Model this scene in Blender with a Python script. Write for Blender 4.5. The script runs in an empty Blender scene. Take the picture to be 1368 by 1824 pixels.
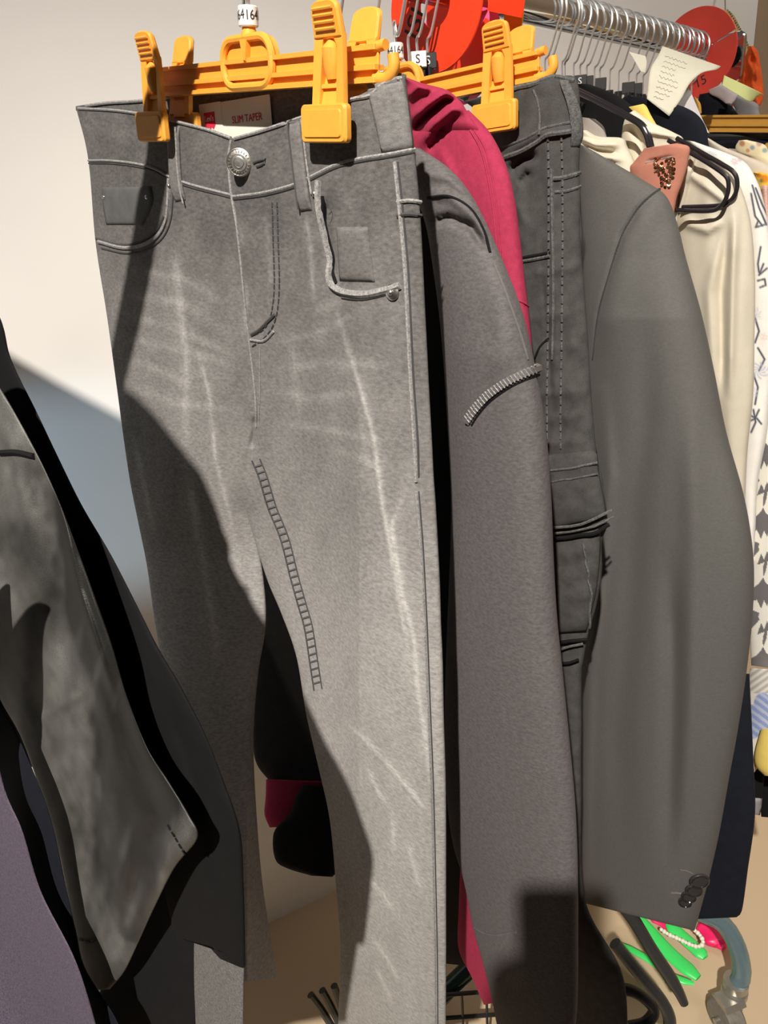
import bpy, bmesh, math, random
import numpy as np
from mathutils import Vector, Matrix
from mathutils.bvhtree import BVHTree

# ---------------------------------------------------------------- camera, light, exposure
SC = bpy.context.scene
COL = SC.collection
F = 26 / 36 * 1824.0
CAMZ = 1.40
_a, _b = math.radians(90 - 22), math.radians(-4.2)
M = (np.array([[1, 0, 0], [0, math.cos(_a), -math.sin(_a)], [0, math.sin(_a), math.cos(_a)]]) @
     np.array([[math.cos(_b), -math.sin(_b), 0], [math.sin(_b), math.cos(_b), 0], [0, 0, 1]]))
C = np.array([0, 0, CAMZ])
cam = bpy.data.objects.new('camera', bpy.data.cameras.new('camera'))
COL.objects.link(cam)
cam.data.sensor_fit = 'VERTICAL'; cam.data.sensor_height = 36; cam.data.lens = 26
cam.data.clip_start = 0.01
mw = Matrix([list(r) + [0] for r in M] + [[0, 0, 0, 1]]); mw.translation = Vector(C)
cam.matrix_world = mw
SC.camera = cam
vs = SC.view_settings
vs.view_transform = 'Standard'; vs.look = 'None'; vs.gamma = 1; vs.exposure = 0.0
vs.use_curve_mapping = False

def ray(x, y):
    return M @ np.array([(x - 684) / F, -(y - 912) / F, -1.0])

def srgb(r, g, b):
    return tuple(((c / 255) / 12.92 if c / 255 < 0.04045 else ((c / 255 + 0.055) / 1.055) ** 2.4) for c in (r, g, b))

W = bpy.data.worlds.new('world'); SC.world = W; W.use_nodes = True
W.node_tree.nodes['Background'].inputs[0].default_value = (0.86, 0.93, 1.0, 1)
W.node_tree.nodes['Background'].inputs[1].default_value = 0.06

def light(name, kind, loc, target, energy, color, **k):
    d = bpy.data.lights.new(name, kind); d.energy = energy; d.color = color
    for a, v in k.items(): setattr(d, a, v)
    o = bpy.data.objects.new(name, d); COL.objects.link(o); o.location = loc
    o.rotation_euler = (Vector(target) - Vector(loc)).to_track_quat('-Z', 'Y').to_euler()
    return o

_k = -ray(1060, 1600)
KEY = C + _k * (1.62 / _k[2])
light('ceiling_spotlight', 'SPOT', KEY, (0.04, 0.95, 0.55), 560, (1.0, 0.925, 0.83),
      spot_size=math.radians(51), spot_blend=0.9, shadow_soft_size=0.028)
light('cool_wall_spot', 'SPOT', (-1.6, 0.1, 1.2), (-0.57, 1.03, 1.04), 120, (0.60, 0.82, 1.0), spot_size=math.radians(17), spot_blend=0.8, shadow_soft_size=0.02)
light('far_fill_light', 'AREA', (1.15, 0.7, 2.45), (0.6, 1.5, 1.6), 7.5, (1.0, 0.93, 0.85), size=0.3)  # added fill that brightens the far wall and end divider, no real fixture

# ---------------------------------------------------------------- materials
def nodes(name):
    m = bpy.data.materials.new(name); m.use_nodes = True
    nt = m.node_tree; return m, nt, nt.nodes['Principled BSDF']

def fabric(name, rgb, rough=0.9, weave=1400, bump=0.25, mottle=0.12, mscale=60, attr=False, sheen=0.15, stretch=(1, 1, 1), spec=0.2):
    m, nt, p = nodes(name)
    N, L = nt.nodes.new, nt.links.new
    tc = N('ShaderNodeTexCoord'); mp = N('ShaderNodeMapping'); mp.inputs['Scale'].default_value = stretch
    L(tc.outputs['Object'], mp.inputs['Vector'])
    n1 = N('ShaderNodeTexNoise'); n1.inputs['Scale'].default_value = mscale; n1.inputs['Detail'].default_value = 6
    n2 = N('ShaderNodeTexNoise'); n2.inputs['Scale'].default_value = weave; n2.inputs['Detail'].default_value = 2
    L(mp.outputs[0], n1.inputs['Vector']); L(mp.outputs[0], n2.inputs['Vector'])
    ad = N('ShaderNodeMath'); ad.operation = 'ADD'; L(n1.outputs['Fac'], ad.inputs[0]); L(n2.outputs['Fac'], ad.inputs[1])
    mr = N('ShaderNodeMapRange'); mr.inputs[1].default_value = 0.7; mr.inputs[2].default_value = 1.3
    mr.inputs[3].default_value = 1 - mottle * 1.6; mr.inputs[4].default_value = 1 + mottle * 1.6
    L(ad.outputs[0], mr.inputs[0])
    mx = N('ShaderNodeMix'); mx.data_type = 'RGBA'; mx.blend_type = 'MULTIPLY'; mx.inputs[0].default_value = 1
    mx.inputs[6].default_value = (*rgb, 1); L(mr.outputs[0], mx.inputs[7])
    out = mx.outputs[2]
    if attr:
        at = N('ShaderNodeAttribute'); at.attribute_name = 'Col'
        m2 = N('ShaderNodeMix'); m2.data_type = 'RGBA'; m2.blend_type = 'MULTIPLY'; m2.inputs[0].default_value = 1
        L(out, m2.inputs[6]); L(at.outputs['Color'], m2.inputs[7]); out = m2.outputs[2]
    L(out, p.inputs['Base Color'])
    p.inputs['Roughness'].default_value = rough
    p.inputs['Specular IOR Level'].default_value = spec
    if 'Sheen Weight' in p.inputs: p.inputs['Sheen Weight'].default_value = sheen * 0.5; p.inputs['Sheen Roughness'].default_value = 0.5; p.inputs['Sheen Tint'].default_value = (*[min(1, c * 2.2) for c in rgb], 1)
    bp = N('ShaderNodeBump'); bp.inputs['Strength'].default_value = bump; bp.inputs['Distance'].default_value = 0.0006
    L(n2.outputs['Fac'], bp.inputs['Height']); L(bp.outputs[0], p.inputs['Normal'])
    return m

def solid(name, rgb, rough=0.4, metal=0.0, bump=0.0, trans=0.0, alpha=None, mottle=0.03, sss=0.0):
    m, nt, p = nodes(name)
    N, L = nt.nodes.new, nt.links.new
    tc = N('ShaderNodeTexCoord'); n = N('ShaderNodeTexNoise'); n.inputs['Scale'].default_value = 120; n.inputs['Detail'].default_value = 4
    L(tc.outputs['Object'], n.inputs['Vector'])
    mr = N('ShaderNodeMapRange'); mr.inputs[3].default_value = 1 - mottle * 2; mr.inputs[4].default_value = 1 + mottle * 2
    L(n.outputs['Fac'], mr.inputs[0])
    mx = N('ShaderNodeMix'); mx.data_type = 'RGBA'; mx.blend_type = 'MULTIPLY'; mx.inputs[0].default_value = 1
    mx.inputs[6].default_value = (*rgb, 1); L(mr.outputs[0], mx.inputs[7]); L(mx.outputs[2], p.inputs['Base Color'])
    p.inputs['Roughness'].default_value = rough; p.inputs['Metallic'].default_value = metal
    p.inputs['Transmission Weight'].default_value = trans
    if sss: p.inputs['Subsurface Weight'].default_value = sss; p.inputs['Subsurface Radius'].default_value = (0.01, 0.006, 0.003)
    if bump:
        bp = N('ShaderNodeBump'); bp.inputs['Strength'].default_value = bump; bp.inputs['Distance'].default_value = 0.001
        L(n.outputs['Fac'], bp.inputs['Height']); L(bp.outputs[0], p.inputs['Normal'])
    return m

MAT = {}
MAT['denim'] = fabric('grey_denim', (0.235, 0.228, 0.222), weave=1500, bump=0.7, mottle=0.22, mscale=190, attr=True, stretch=(1, 1, 2.2))
MAT['denim_thread'] = fabric('dark_thread', (0.07, 0.07, 0.072), weave=2500, bump=0.3)
MAT['denim_edge'] = fabric('worn_denim_edge', (0.31, 0.305, 0.30), weave=1800, bump=0.6, mottle=0.35, mscale=500)
MAT['denim_dark'] = fabric('dark_denim_inside', (0.12, 0.12, 0.12), weave=1500, bump=0.4)
MAT['sweat'] = fabric('charcoal_sweat_fabric', (0.125, 0.116, 0.117), weave=1700, bump=0.35, mottle=0.2, mscale=240, sheen=0.3, stretch=(1, 1, 2))
MAT['sweat_seam'] = fabric('charcoal_overlock', (0.15, 0.142, 0.14), weave=1700, bump=0.5)
MAT['jumper_shaded_sweat'] = fabric('jumper_shaded_sweat_fabric', (0.035, 0.034, 0.035), weave=1500, bump=0.3)
MAT['maroon'] = fabric('maroon_jersey', (0.36, 0.032, 0.078), weave=1600, bump=0.35, mottle=0.1, mscale=200, sheen=0.3)
MAT['cargo'] = fabric('washed_black_twill', (0.064, 0.063, 0.060), weave=1500, bump=0.5, mottle=0.2, mscale=90)
MAT['cargo_edge'] = fabric('washed_black_seam', (0.105, 0.105, 0.102), weave=1600, bump=0.6, mottle=0.35, mscale=400)
MAT['blazer'] = fabric('charcoal_suiting', (0.112, 0.110, 0.104), rough=0.75, weave=1500, bump=0.25, mottle=0.07, mscale=300, stretch=(1, 1, 2))
MAT['blazer_seam'] = fabric('dark_suiting_seam', (0.05, 0.05, 0.049))
MAT['satin'] = fabric('black_satin_painted_sheen', (0.115, 0.115, 0.108), rough=0.5, weave=1200, bump=0.3, mottle=0.2, mscale=35, attr=True, spec=0.5)
MAT['black_long'] = fabric('black_jersey', (0.0065, 0.0065, 0.007), weave=1400, bump=0.25, sheen=0.1)
MAT['navy'] = fabric('navy_cloth', (0.009, 0.011, 0.018), weave=1300, bump=0.2)
MAT['deep_black'] = fabric('deep_black_cloth', (0.008, 0.008, 0.009), sheen=0.02)
MAT['purple'] = fabric('dusty_purple_fleece', (0.11, 0.09, 0.125), weave=900, bump=0.7, mottle=0.3, mscale=500, sheen=0.4)
MAT['grey_fleece'] = fabric('grey_marl', (0.17, 0.165, 0.16), weave=900, bump=0.7, mottle=0.3, mscale=500)
MAT['cream'] = fabric('cream_cotton', (0.70, 0.65, 0.52), weave=1200, bump=0.2, mottle=0.03)
MAT['cream_satin'] = fabric('cream_satin', (0.60, 0.55, 0.44), rough=0.55, weave=900, bump=0.1, mottle=0.03, spec=0.4)
MAT['print'] = fabric('printed_cloth', (0.80, 0.78, 0.73), weave=1000, bump=0.15, mottle=0.03, attr=True)
MAT['beige'] = fabric('beige_cloth', (0.62, 0.55, 0.46), mottle=0.04)
MAT['taupe'] = fabric('taupe_cloth', (0.32, 0.29, 0.27), mottle=0.04)
MAT['yellow_cloth'] = fabric('yellow_cloth', (0.82, 0.62, 0.16), mottle=0.04)
MAT['pink_cloth'] = fabric('rose_brown_jersey', (0.48, 0.20, 0.14), mottle=0.06)
MAT['lace'] = fabric('pale_pink_lace', (0.72, 0.45, 0.38), mottle=0.15, mscale=500)
MAT['mauve'] = fabric('mauve_cloth', (0.52, 0.46, 0.48), mottle=0.04)
MAT['grey_cloth'] = fabric('mid_grey_cloth', (0.27, 0.26, 0.27), mottle=0.04)
MAT['orange_cloth'] = fabric('orange_organza', (0.85, 0.13, 0.03), mottle=0.2, mscale=60)
MAT['gold_cloth'] = fabric('gold_lame', (0.48, 0.37, 0.14), rough=0.45, mottle=0.3, mscale=400, spec=0.6)
MAT['hanger_yellow'] = solid('yellow_rubbery_plastic', (0.88, 0.38, 0.045), 0.6, bump=0.25, mottle=0.04)
MAT['hanger_ochre'] = solid('ochre_plastic', (0.62, 0.33, 0.05), 0.5, mottle=0.05)
MAT['chrome'] = solid('polished_chrome', (0.78, 0.79, 0.80), 0.09, metal=1.0, mottle=0.0)
MAT['wire'] = solid('hook_wire', (0.74, 0.76, 0.77), 0.28, metal=0.8, mottle=0.0)
MAT['nickel'] = solid('worn_nickel', (0.62, 0.60, 0.56), 0.35, metal=1.0, bump=0.2, mottle=0.1)
MAT['white_plastic'] = solid('white_plastic', (0.85, 0.84, 0.80), 0.35)
MAT['black_plastic'] = solid('black_plastic', (0.018, 0.018, 0.02), 0.35)
MAT['black_gloss'] = solid('black_gloss_coat', (0.02, 0.017, 0.02), 0.16)
MAT['grey_plastic'] = solid('dark_grey_plastic', (0.035, 0.035, 0.034), 0.3)
MAT['red_disc'] = solid('red_orange_plastic', (0.95, 0.055, 0.015), 0.35, sss=0.0)
MAT['red_disc2'] = solid('red_plastic', (0.86, 0.07, 0.045), 0.4)
MAT['pink_disc'] = solid('pink_plastic', (0.90, 0.14, 0.36), 0.4)
MAT['yellow_disc'] = solid('yellow_plastic', (0.95, 0.62, 0.04), 0.4)
MAT['ink'] = solid('black_ink', (0.03, 0.02, 0.025), 0.7)
MAT['pencil'] = solid('grey_pencil', (0.42, 0.40, 0.35), 0.9)
MAT['white_ink'] = solid('white_ink', (0.85, 0.85, 0.85), 0.6)
MAT['label'] = fabric('cream_label_satin', (0.80, 0.79, 0.70), rough=0.5, weave=1500, mottle=0.03, spec=0.4)
MAT['red_print'] = solid('red_label_print', (0.62, 0.02, 0.06), 0.7)
MAT['paper'] = solid('cream_paper', (0.70, 0.68, 0.56), 0.9, mottle=0.03)
MAT['grey_paper'] = solid('pale_grey_paper', (0.60, 0.58, 0.58), 0.9)
MAT['lime_paper'] = solid('lime_paper', (0.66, 0.70, 0.30), 0.9)
MAT['green_plastic'] = solid('neon_green_plastic', (0.06, 0.80, 0.16), 0.35)
MAT['pink_plastic'] = solid('neon_pink_plastic', (0.95, 0.02, 0.16), 0.35)
MAT['pearl'] = solid('pearl', (0.85, 0.82, 0.70), 0.15)
MAT['blue_steel'] = solid('blue_grey_painted_steel', (0.20, 0.30, 0.34), 0.25, metal=0.5)
MAT['zinc'] = solid('zinc', (0.42, 0.40, 0.35), 0.3, metal=0.7)
MAT['wheel'] = solid('scuffed_grey_rubber', (0.20, 0.185, 0.16), 0.6, bump=0.3, mottle=0.2)
MAT['green_steel'] = solid('dark_green_steel', (0.03, 0.05, 0.05), 0.2, metal=0.6)
MAT['copper_sequin'] = solid('copper_sequin', (0.75, 0.38, 0.22), 0.15, metal=1.0)
MAT['skin'] = solid('skin', (0.55, 0.33, 0.24), 0.55, sss=0.1)
MAT['dark_glass'] = solid('dark_glass', (0.01, 0.01, 0.012), 0.08)

# ---------------------------------------------------------------- object helpers
def setp(o, label=None, cat=None, group=None, kind=None):
    if label: o['label'] = label
    if cat: o['category'] = cat
    if group: o['group'] = group
    if kind: o['kind'] = kind
    return o

def thing(name, label, cat, loc, group=None):
    o = bpy.data.objects.new(name, None); COL.objects.link(o); o.location = Vector(loc)
    o.empty_display_size = 0.02
    return setp(o, label, cat, group)

def wloc(o):
    v = Vector((0, 0, 0))
    while o is not None:
        v = v + o.location; o = o.parent
    return v

def obj(name, verts, faces, mat, parent=None, smooth=True, col=None, recalc=False, origin=None, sharp=None):
    """verts are in WORLD coordinates; a child's mesh is stored relative to its parent"""
    base = wloc(parent) if parent else Vector(origin) if origin is not None else Vector((0, 0, 0))
    V = np.asarray(verts, dtype=float).reshape(-1, 3)
    if origin is None and parent is None:
        base = Vector((V[:, 0].mean(), V[:, 1].mean(), V[:, 2].min()))
    V = V - np.array(base)
    me = bpy.data.meshes.new(name)
    me.from_pydata([tuple(v) for v in V], [], [tuple(int(i) for i in f) for f in faces])
    if recalc:
        bm = bmesh.new(); bm.from_mesh(me); bmesh.ops.recalc_face_normals(bm, faces=bm.faces); bm.to_mesh(me); bm.free()
    if smooth: me.polygons.foreach_set('use_smooth', [True] * len(me.polygons))
    if col is not None:
        a = me.color_attributes.new('Col', 'FLOAT_COLOR', 'POINT')
        cc = np.ones((len(V), 4)); cc[:, :3] = col; a.data.foreach_set('color', cc.ravel())
    if sharp: me.set_sharp_from_angle(angle=math.radians(sharp))
    me.materials.append(mat)
    o = bpy.data.objects.new(name, me); COL.objects.link(o)
    if parent: o.parent = parent
    else: o.location = base
    return o

class MB:
    def __init__(s): s.v = []; s.f = []
    def add(s, verts, faces):
        k = len(s.v); s.v += [tuple(v) for v in verts]; s.f += [tuple(i + k for i in f) for f in faces]
    def build(s, name, mat, parent=None, smooth=True, **k):
        return obj(name, s.v, s.f, mat, parent, smooth, recalc=True, sharp=38, **k)

def catmull(pts, n):
    p = np.asarray(pts, float)
    if len(p) < 3:
        t = np.linspace(0, 1, n)[:, None]; return p[0] * (1 - t) + p[-1] * t
    seg = np.linalg.norm(np.diff(p, axis=0), axis=1); cum = np.concatenate([[0], np.cumsum(seg)]); cum /= cum[-1]
    q = np.vstack([2 * p[0] - p[1], p, 2 * p[-1] - p[-2]])
    out = []
    for t in np.linspace(0, 1, n):
        i = min(np.searchsorted(cum, t, side='right') - 1, len(p) - 2)
        u = (t - cum[i]) / max(cum[i + 1] - cum[i], 1e-9)
        a, b, c, d = q[i], q[i + 1], q[i + 2], q[i + 3]
        out.append(0.5 * (2 * b + (c - a) * u + (2 * a - 5 * b + 4 * c - d) * u * u + (3 * b - a - 3 * c + d) * u ** 3))
    return np.array(out)

def tube(mb, path, r, n=8, flat=1.0, up=None):
    P = np.asarray(path, float); k = len(P)
    R = np.full(k, r) if np.isscalar(r) else np.asarray(r)
    T = np.gradient(P, axis=0); T /= np.linalg.norm(T, axis=1)[:, None] + 1e-12
    u = np.array(up if up is not None else ([0, 0, 1.] if abs(T[0][2]) < 0.9 else [1., 0, 0]))
    V = []; Fc = []
    for i in range(k):
        a = np.cross(u, T[i]); a /= np.linalg.norm(a) + 1e-12
        b = np.cross(T[i], a)
        if up is None: u = b
        for j in range(n):
            t = 2 * math.pi * j / n
            V.append(P[i] + R[i] * (math.cos(t) * a + flat * math.sin(t) * b))
    for i in range(k - 1):
        for j in range(n):
            Fc.append((i * n + j, i * n + (j + 1) % n, (i + 1) * n + (j + 1) % n, (i + 1) * n + j))
    Fc.append(tuple(range(n - 1, -1, -1))); Fc.append(tuple((k - 1) * n + j for j in range(n)))
    mb.add(V, Fc)

def rprism(mb, fr, pts, y0, y1, bev=0.0012):
    """bevelled prism: outline pts (x,z) in frame fr, from y0 (front) to y1"""
    pts = np.asarray(pts, float); c = pts.mean(axis=0); n = len(pts)
    def shrink(b):
        out = []
        for i in range(n):
            d = pts[i] - c; l = np.linalg.norm(d); out.append(c + d * max(0.1, (l - b) / l))
        return out
    s = 1 if y1 > y0 else -1
    rings = [(shrink(bev), y0), (shrink(0), y0 + s * bev), (shrink(0), y1 - s * bev), (shrink(bev), y1)]
    V = []; Fc = []
    for rg, y in rings:
        for p in rg: V.append(fr(p[0], y, p[1]))
    for k in range(3):
        for j in range(n): Fc.append((k * n + j, k * n + (j + 1) % n, (k + 1) * n + (j + 1) % n, (k + 1) * n + j))
    Fc.append(tuple(range(n))); Fc.append(tuple(3 * n + j for j in range(n - 1, -1, -1)))
    mb.add(V, Fc)

def rrect(x0, x1, z0, z1, r, k=4):
    out = []
    for cx, cz, a0 in ((x1 - r, z1 - r, 0), (x0 + r, z1 - r, 90), (x0 + r, z0 + r, 180), (x1 - r, z0 + r, 270)):
        for i in range(k + 1):
            a = math.radians(a0 + 90 * i / k); out.append((cx + r * math.cos(a), cz + r * math.sin(a)))
    return out

def frame(o, x, y, z):
    o, x, y, z = (np.array(v, float) for v in (o, x, y, z))
    return lambda a, b, c: o + a * x + b * y + c * z

def box(mb, fr, x0, x1, y0, y1, z0, z1, bev=0.001):
    rprism(mb, fr, [(x0, z0), (x1, z0), (x1, z1), (x0, z1)], y0, y1, bev)

def sphere(mb, c, r, n=10, sc=(1, 1, 1)):
    V = []; Fc = []
    for i in range(n + 1):
        for j in range(n * 2):
            t = math.pi * i / n; p = math.pi * j / n
            V.append((c[0] + r * sc[0] * math.sin(t) * math.cos(p), c[1] + r * sc[1] * math.sin(t) * math.sin(p), c[2] + r * sc[2] * math.cos(t)))
    for i in range(n):
        for j in range(n * 2):
            Fc.append((i * 2 * n + j, (i + 1) * 2 * n + j, (i + 1) * 2 * n + (j + 1) % (2 * n), i * 2 * n + (j + 1) % (2 * n)))
    mb.add(V, Fc)

def disc(mb, c, nrm, r, h, n=24, dome=0.0):
    """short cylinder along nrm with domed front"""
    nrm = np.array(nrm, float); nrm /= np.linalg.norm(nrm)
    a = np.cross(nrm, [0, 0, 1.0]); a /= np.linalg.norm(a); b = np.cross(a, nrm)
    prof = [(r, 0), (r, h * 0.7), (r * 0.93, h), (r * 0.6, h + dome * 0.6), (0.0001, h + dome)]
    V = []; Fc = []
    for rr, hh in prof:
        for j in range(n):
            t = 2 * math.pi * j / n; V.append(np.array(c) + nrm * hh + rr * (math.cos(t) * a + math.sin(t) * b))
    for k in range(len(prof) - 1):
        for j in range(n): Fc.append((k * n + j, k * n + (j + 1) % n, (k + 1) * n + (j + 1) % n, (k + 1) * n + j))
    Fc.append(tuple(range(n - 1, -1, -1)))
    mb.add(V, Fc)

def text(name, s, size, mat, o, x, z, parent, extrude=0.0002, shear=0.0, bend=None, sx=1.0):
    """flat lettering: origin o, text runs along x, up is z"""
    cu = bpy.data.curves.new(name, 'FONT'); cu.body = s; cu.size = size; cu.extrude = extrude; cu.shear = shear
    cu.align_x = 'CENTER'; cu.align_y = 'CENTER'; cu.resolution_u = 3
    tmp = bpy.data.objects.new(name, cu); COL.objects.link(tmp)
    dg = bpy.context.evaluated_depsgraph_get(); me = bpy.data.meshes.new_from_object(tmp.evaluated_get(dg))
    v = np.array([q.co[:] for q in me.vertices]); f = [tuple(p.vertices) for p in me.polygons]
    bpy.data.objects.remove(tmp); bpy.data.curves.remove(cu); bpy.data.meshes.remove(me)
    x = np.array(x, float); z = np.array(z, float); n = np.cross(x, z)
    v[:, 0] *= sx
    if bend:      # wrap round a vertical cylinder of radius bend
        ang = v[:, 0] / bend
        w = [np.array(o) + (bend + p[2]) * (math.sin(a) * x + math.cos(a) * n) + p[1] * z - 0 * n for p, a in zip(v, ang)]
    else:
        w = [np.array(o) + p[0] * x + p[1] * z + p[2] * n for p in v]
    return obj(name, w, f, mat, parent, smooth=False)

# ---------------------------------------------------------------- rack geometry
def atz(x, y, z):
    r = ray(x, y); return C + (z - CAMZ) / r[2] * r

def proj(p):
    v = M.T @ (np.array(p) - C); return 684 + F * v[0] / -v[2], 912 - F * v[1] / -v[2], -v[2]

RZ = 1.615
_A, _B = atz(1013, 30, RZ), atz(1250, 88, RZ)
RD = (_B - _A) / np.linalg.norm(_B - _A)
def _sol(base, x, lo, hi):
    for _ in range(50):
        m = (lo + hi) / 2
        if proj(base + m * RD)[0] < x: lo = m
        else: hi = m
    return lo
S0 = _A + _sol(_A, 410, -1, 0) * RD
def rail(s): return S0 + s * RD
def sofpx(x): return _sol(S0, x, -0.3, 1.3)

class Plane:
    """vertical plane through the rail at distance s, square to the rail (ang = heading of the hanger)"""
    def __init__(s, at, ang=-46, p=None):
        s.p = rail(at)[:2] if p is None else np.array(p)
        s.h = np.array([math.cos(math.radians(ang)), math.sin(math.radians(ang))]); s.n = np.array([s.h[1], -s.h[0]])
        s.h3 = np.array([*s.h, 0]); s.n3 = np.array([*s.n, 0])
    def depth(s, px, py, off=0.0):
        rx = M[0, 0] * (px - 684) / F - M[0, 1] * (py - 912) / F - M[0, 2]
        ry = M[1, 0] * (px - 684) / F - M[1, 1] * (py - 912) / F - M[1, 2]
        return ((s.p - C[:2]) @ s.n + off) / (rx * s.n[0] + ry * s.n[1])
    def hit(s, px, py, off=0.0): return C + s.depth(px, py, off) * ray(px, py)

def unproj(PX, PY, D):
    v = np.stack([(PX - 684) / F, -(PY - 912) / F, -np.ones_like(PX)], -1) @ M.T
    return C + v * D[..., None]

def pdist(PX, PY, poly):
    """distance to polyline and parameter along it"""
    poly = np.asarray(poly, float); best = np.full(PX.shape, 1e9); par = np.zeros(PX.shape); L = 0
    seg = np.linalg.norm(np.diff(poly, axis=0), axis=1); tot = seg.sum()
    for i in range(len(poly) - 1):
        a, b = poly[i], poly[i + 1]; ab = b - a
        t = np.clip(((PX - a[0]) * ab[0] + (PY - a[1]) * ab[1]) / (ab @ ab + 1e-9), 0, 1)
        d = np.hypot(PX - a[0] - t * ab[0], PY - a[1] - t * ab[1])
        m = d < best; best = np.where(m, d, best); par = np.where(m, (L + t * seg[i]) / tot, par); L += seg[i]
    return best, par

def ridge(PX, PY, poly, w, h, taper=True):
    d, t = pdist(PX, PY, poly)
    e = np.clip(np.minimum(t, 1 - t) * 5, 0, 1) if taper else 1.0
    return h * np.exp(-(d / w) ** 2) * (0.15 + 0.85 * e)

def sstep(x, a, b):
    t = np.clip((x - a) / (b - a), 0, 1); return t * t * (3 - 2 * t)

_rng = np.random.RandomState(4)
def vnoise(PX, PY, sx, sy, seed=0):
    """smooth value noise, cells of sx by sy pixels"""
    rs = np.random.RandomState(seed); T = rs.rand(64, 64)
    x = PX / sx + 1000; y = PY / sy + 1000; xi = np.floor(x).astype(int); yi = np.floor(y).astype(int)
    fx = x - xi; fy = y - yi; fx = fx * fx * (3 - 2 * fx); fy = fy * fy * (3 - 2 * fy)
    g = lambda i, j: T[i % 64, j % 64]
    return (g(xi, yi) * (1 - fx) + g(xi + 1, yi) * fx) * (1 - fy) + (g(xi, yi + 1) * (1 - fx) + g(xi + 1, yi + 1) * fx) * fy - 0.5

class Cloth: pass

def cloth(name, st, base, thick, mat, parent=None, nu=60, nv=120, folds=None, col=None, back=None, p=2.2, label=None, cat=None, group=None, lin=False, ushape=None, profile=None):
    """hollow-looking cloth body: stations (lx,ly,rx,ry) down the garment; base = Plane or depth function; thick = bulge toward the viewer"""
    st = np.asarray(st, float)
    if lin or len(st) < 3:
        t = np.linspace(0, len(st) - 1, nv + 1); i = np.minimum(t.astype(int), len(st) - 2); f = (t - i)[:, None]
        S = st[i] * (1 - f) + st[i + 1] * f
    else: S = catmull(st, nv + 1)
    t = np.linspace(0, 1, nu + 1); u = 0.35 * t + 0.65 * (0.5 - 0.5 * np.cos(math.pi * t))
    U, V = np.meshgrid(u, np.linspace(0, 1, nv + 1))
    PX = S[:, 0:1] * (1 - U) + S[:, 2:3] * U; PY = S[:, 1:2] * (1 - U) + S[:, 3:4] * U
    if ushape is not None: PY = PY + ushape(U, V)
    D = base.depth(PX, PY) if isinstance(base, Plane) else base(PX, PY)
    prof = np.clip(1 - np.abs(2 * U - 1) ** p, 0, 1) ** (1 / p)
    if profile is not None:
        U2 = profile(U, V, PX, PY); prof = np.clip(1 - np.abs(2 * U2 - 1) ** p, 0, 1) ** (1 / p)
    th = thick(V) if callable(thick) else thick
    off = th * prof
    if folds is not None: off = off + folds(PX, PY, U, V) * np.clip(prof * 1.6, 0, 1)
    bk = (back if back is not None else (thick if not callable(thick) else 0.02)) * prof + 0.0015 * np.clip(prof * 6, 0, 1)
    FR = unproj(PX, PY, D - off); BK = unproj(PX, PY, D + bk)
    rows = nv + 1; n1 = nu + 1; ring = n1 + nu - 1
    verts = np.concatenate([FR, BK[:, nu - 1:0:-1]], axis=1).reshape(-1, 3)
    fc = []
    for j in range(nv):
        a = j * ring; b = a + ring
        for i in range(ring):
            k = (i + 1) % ring; fc.append((a + i, b + i, b + k, a + k))
    for j in (0, nv):
        a = j * ring
        for i in range(nu):
            f0, f1 = a + i, a + i + 1
            b0 = a if i == 0 else a + ring - i
            b1 = a + nu if i == nu - 1 else a + ring - i - 1
            q = [f0, f1] + ([b1] if b1 != f1 else []) + ([b0] if b0 != f0 else [])
            if j == nv: q = q[::-1]
            if len(q) > 2: fc.append(tuple(q))
    cc = None
    if col is not None:
        cf = col(PX, PY, U, V)
        if cf.ndim == 2: cf = np.repeat(cf[..., None], 3, axis=2)
        cc = np.concatenate([cf, cf[:, nu - 1:0:-1]], axis=1).reshape(-1, 3)
    o = obj(name, verts, fc, mat, parent, col=cc)
    setp(o, label, cat, group)
    g = Cloth(); g.o = o; g.bvh = BVHTree.FromPolygons([Vector(v) for v in verts], fc)
    g.base = base
    return g

def on(g, x, y, lift=0.0):
    r = ray(x, y); d = Vector(r).normalized(); gs = g if isinstance(g, (list, tuple)) else [g]
    best = None
    for q in gs:
        h = q.bvh.ray_cast(Vector(C), d)
        if h[0] is not None and (best is None or h[3] < best[3]): best = h
    if best is None:
        q = gs[0]; dd = q.base.depth(x, y) if isinstance(q.base, Plane) else float(q.base(np.array([x * 1.0]), np.array([y * 1.0]))[0])
        return C + r * (dd - lift), -np.array(d)
    n = np.array(best[1]);
    if n @ np.array(d) > 0: n = -n
    return np.array(best[0]) + n * lift, n

def line(g, pts, step=6):
    pts = np.asarray(pts, float); n = max(3, int(np.linalg.norm(np.diff(pts, axis=0), axis=1).sum() / step))
    return catmull(pts, n)

def seam(g, pts, r, mat, parent, name='seam', lift=0.0003, dash=None, flat=0.6, step=6, mb=None, n=6):
    q = line(g, pts, 2.0 if dash else step)
    P = np.array([on(g, a, b, lift)[0] for a, b in q])
    own = mb is None
    if own: mb = MB()
    if dash:
        a, b = dash; i = 0
        while i + a < len(P): tube(mb, P[i:i + a + 1:max(1, a // 2)], r, 5); i += a + b
    else:
        tube(mb, P, r, n)
    return mb.build(name, mat, parent) if own else mb

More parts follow.
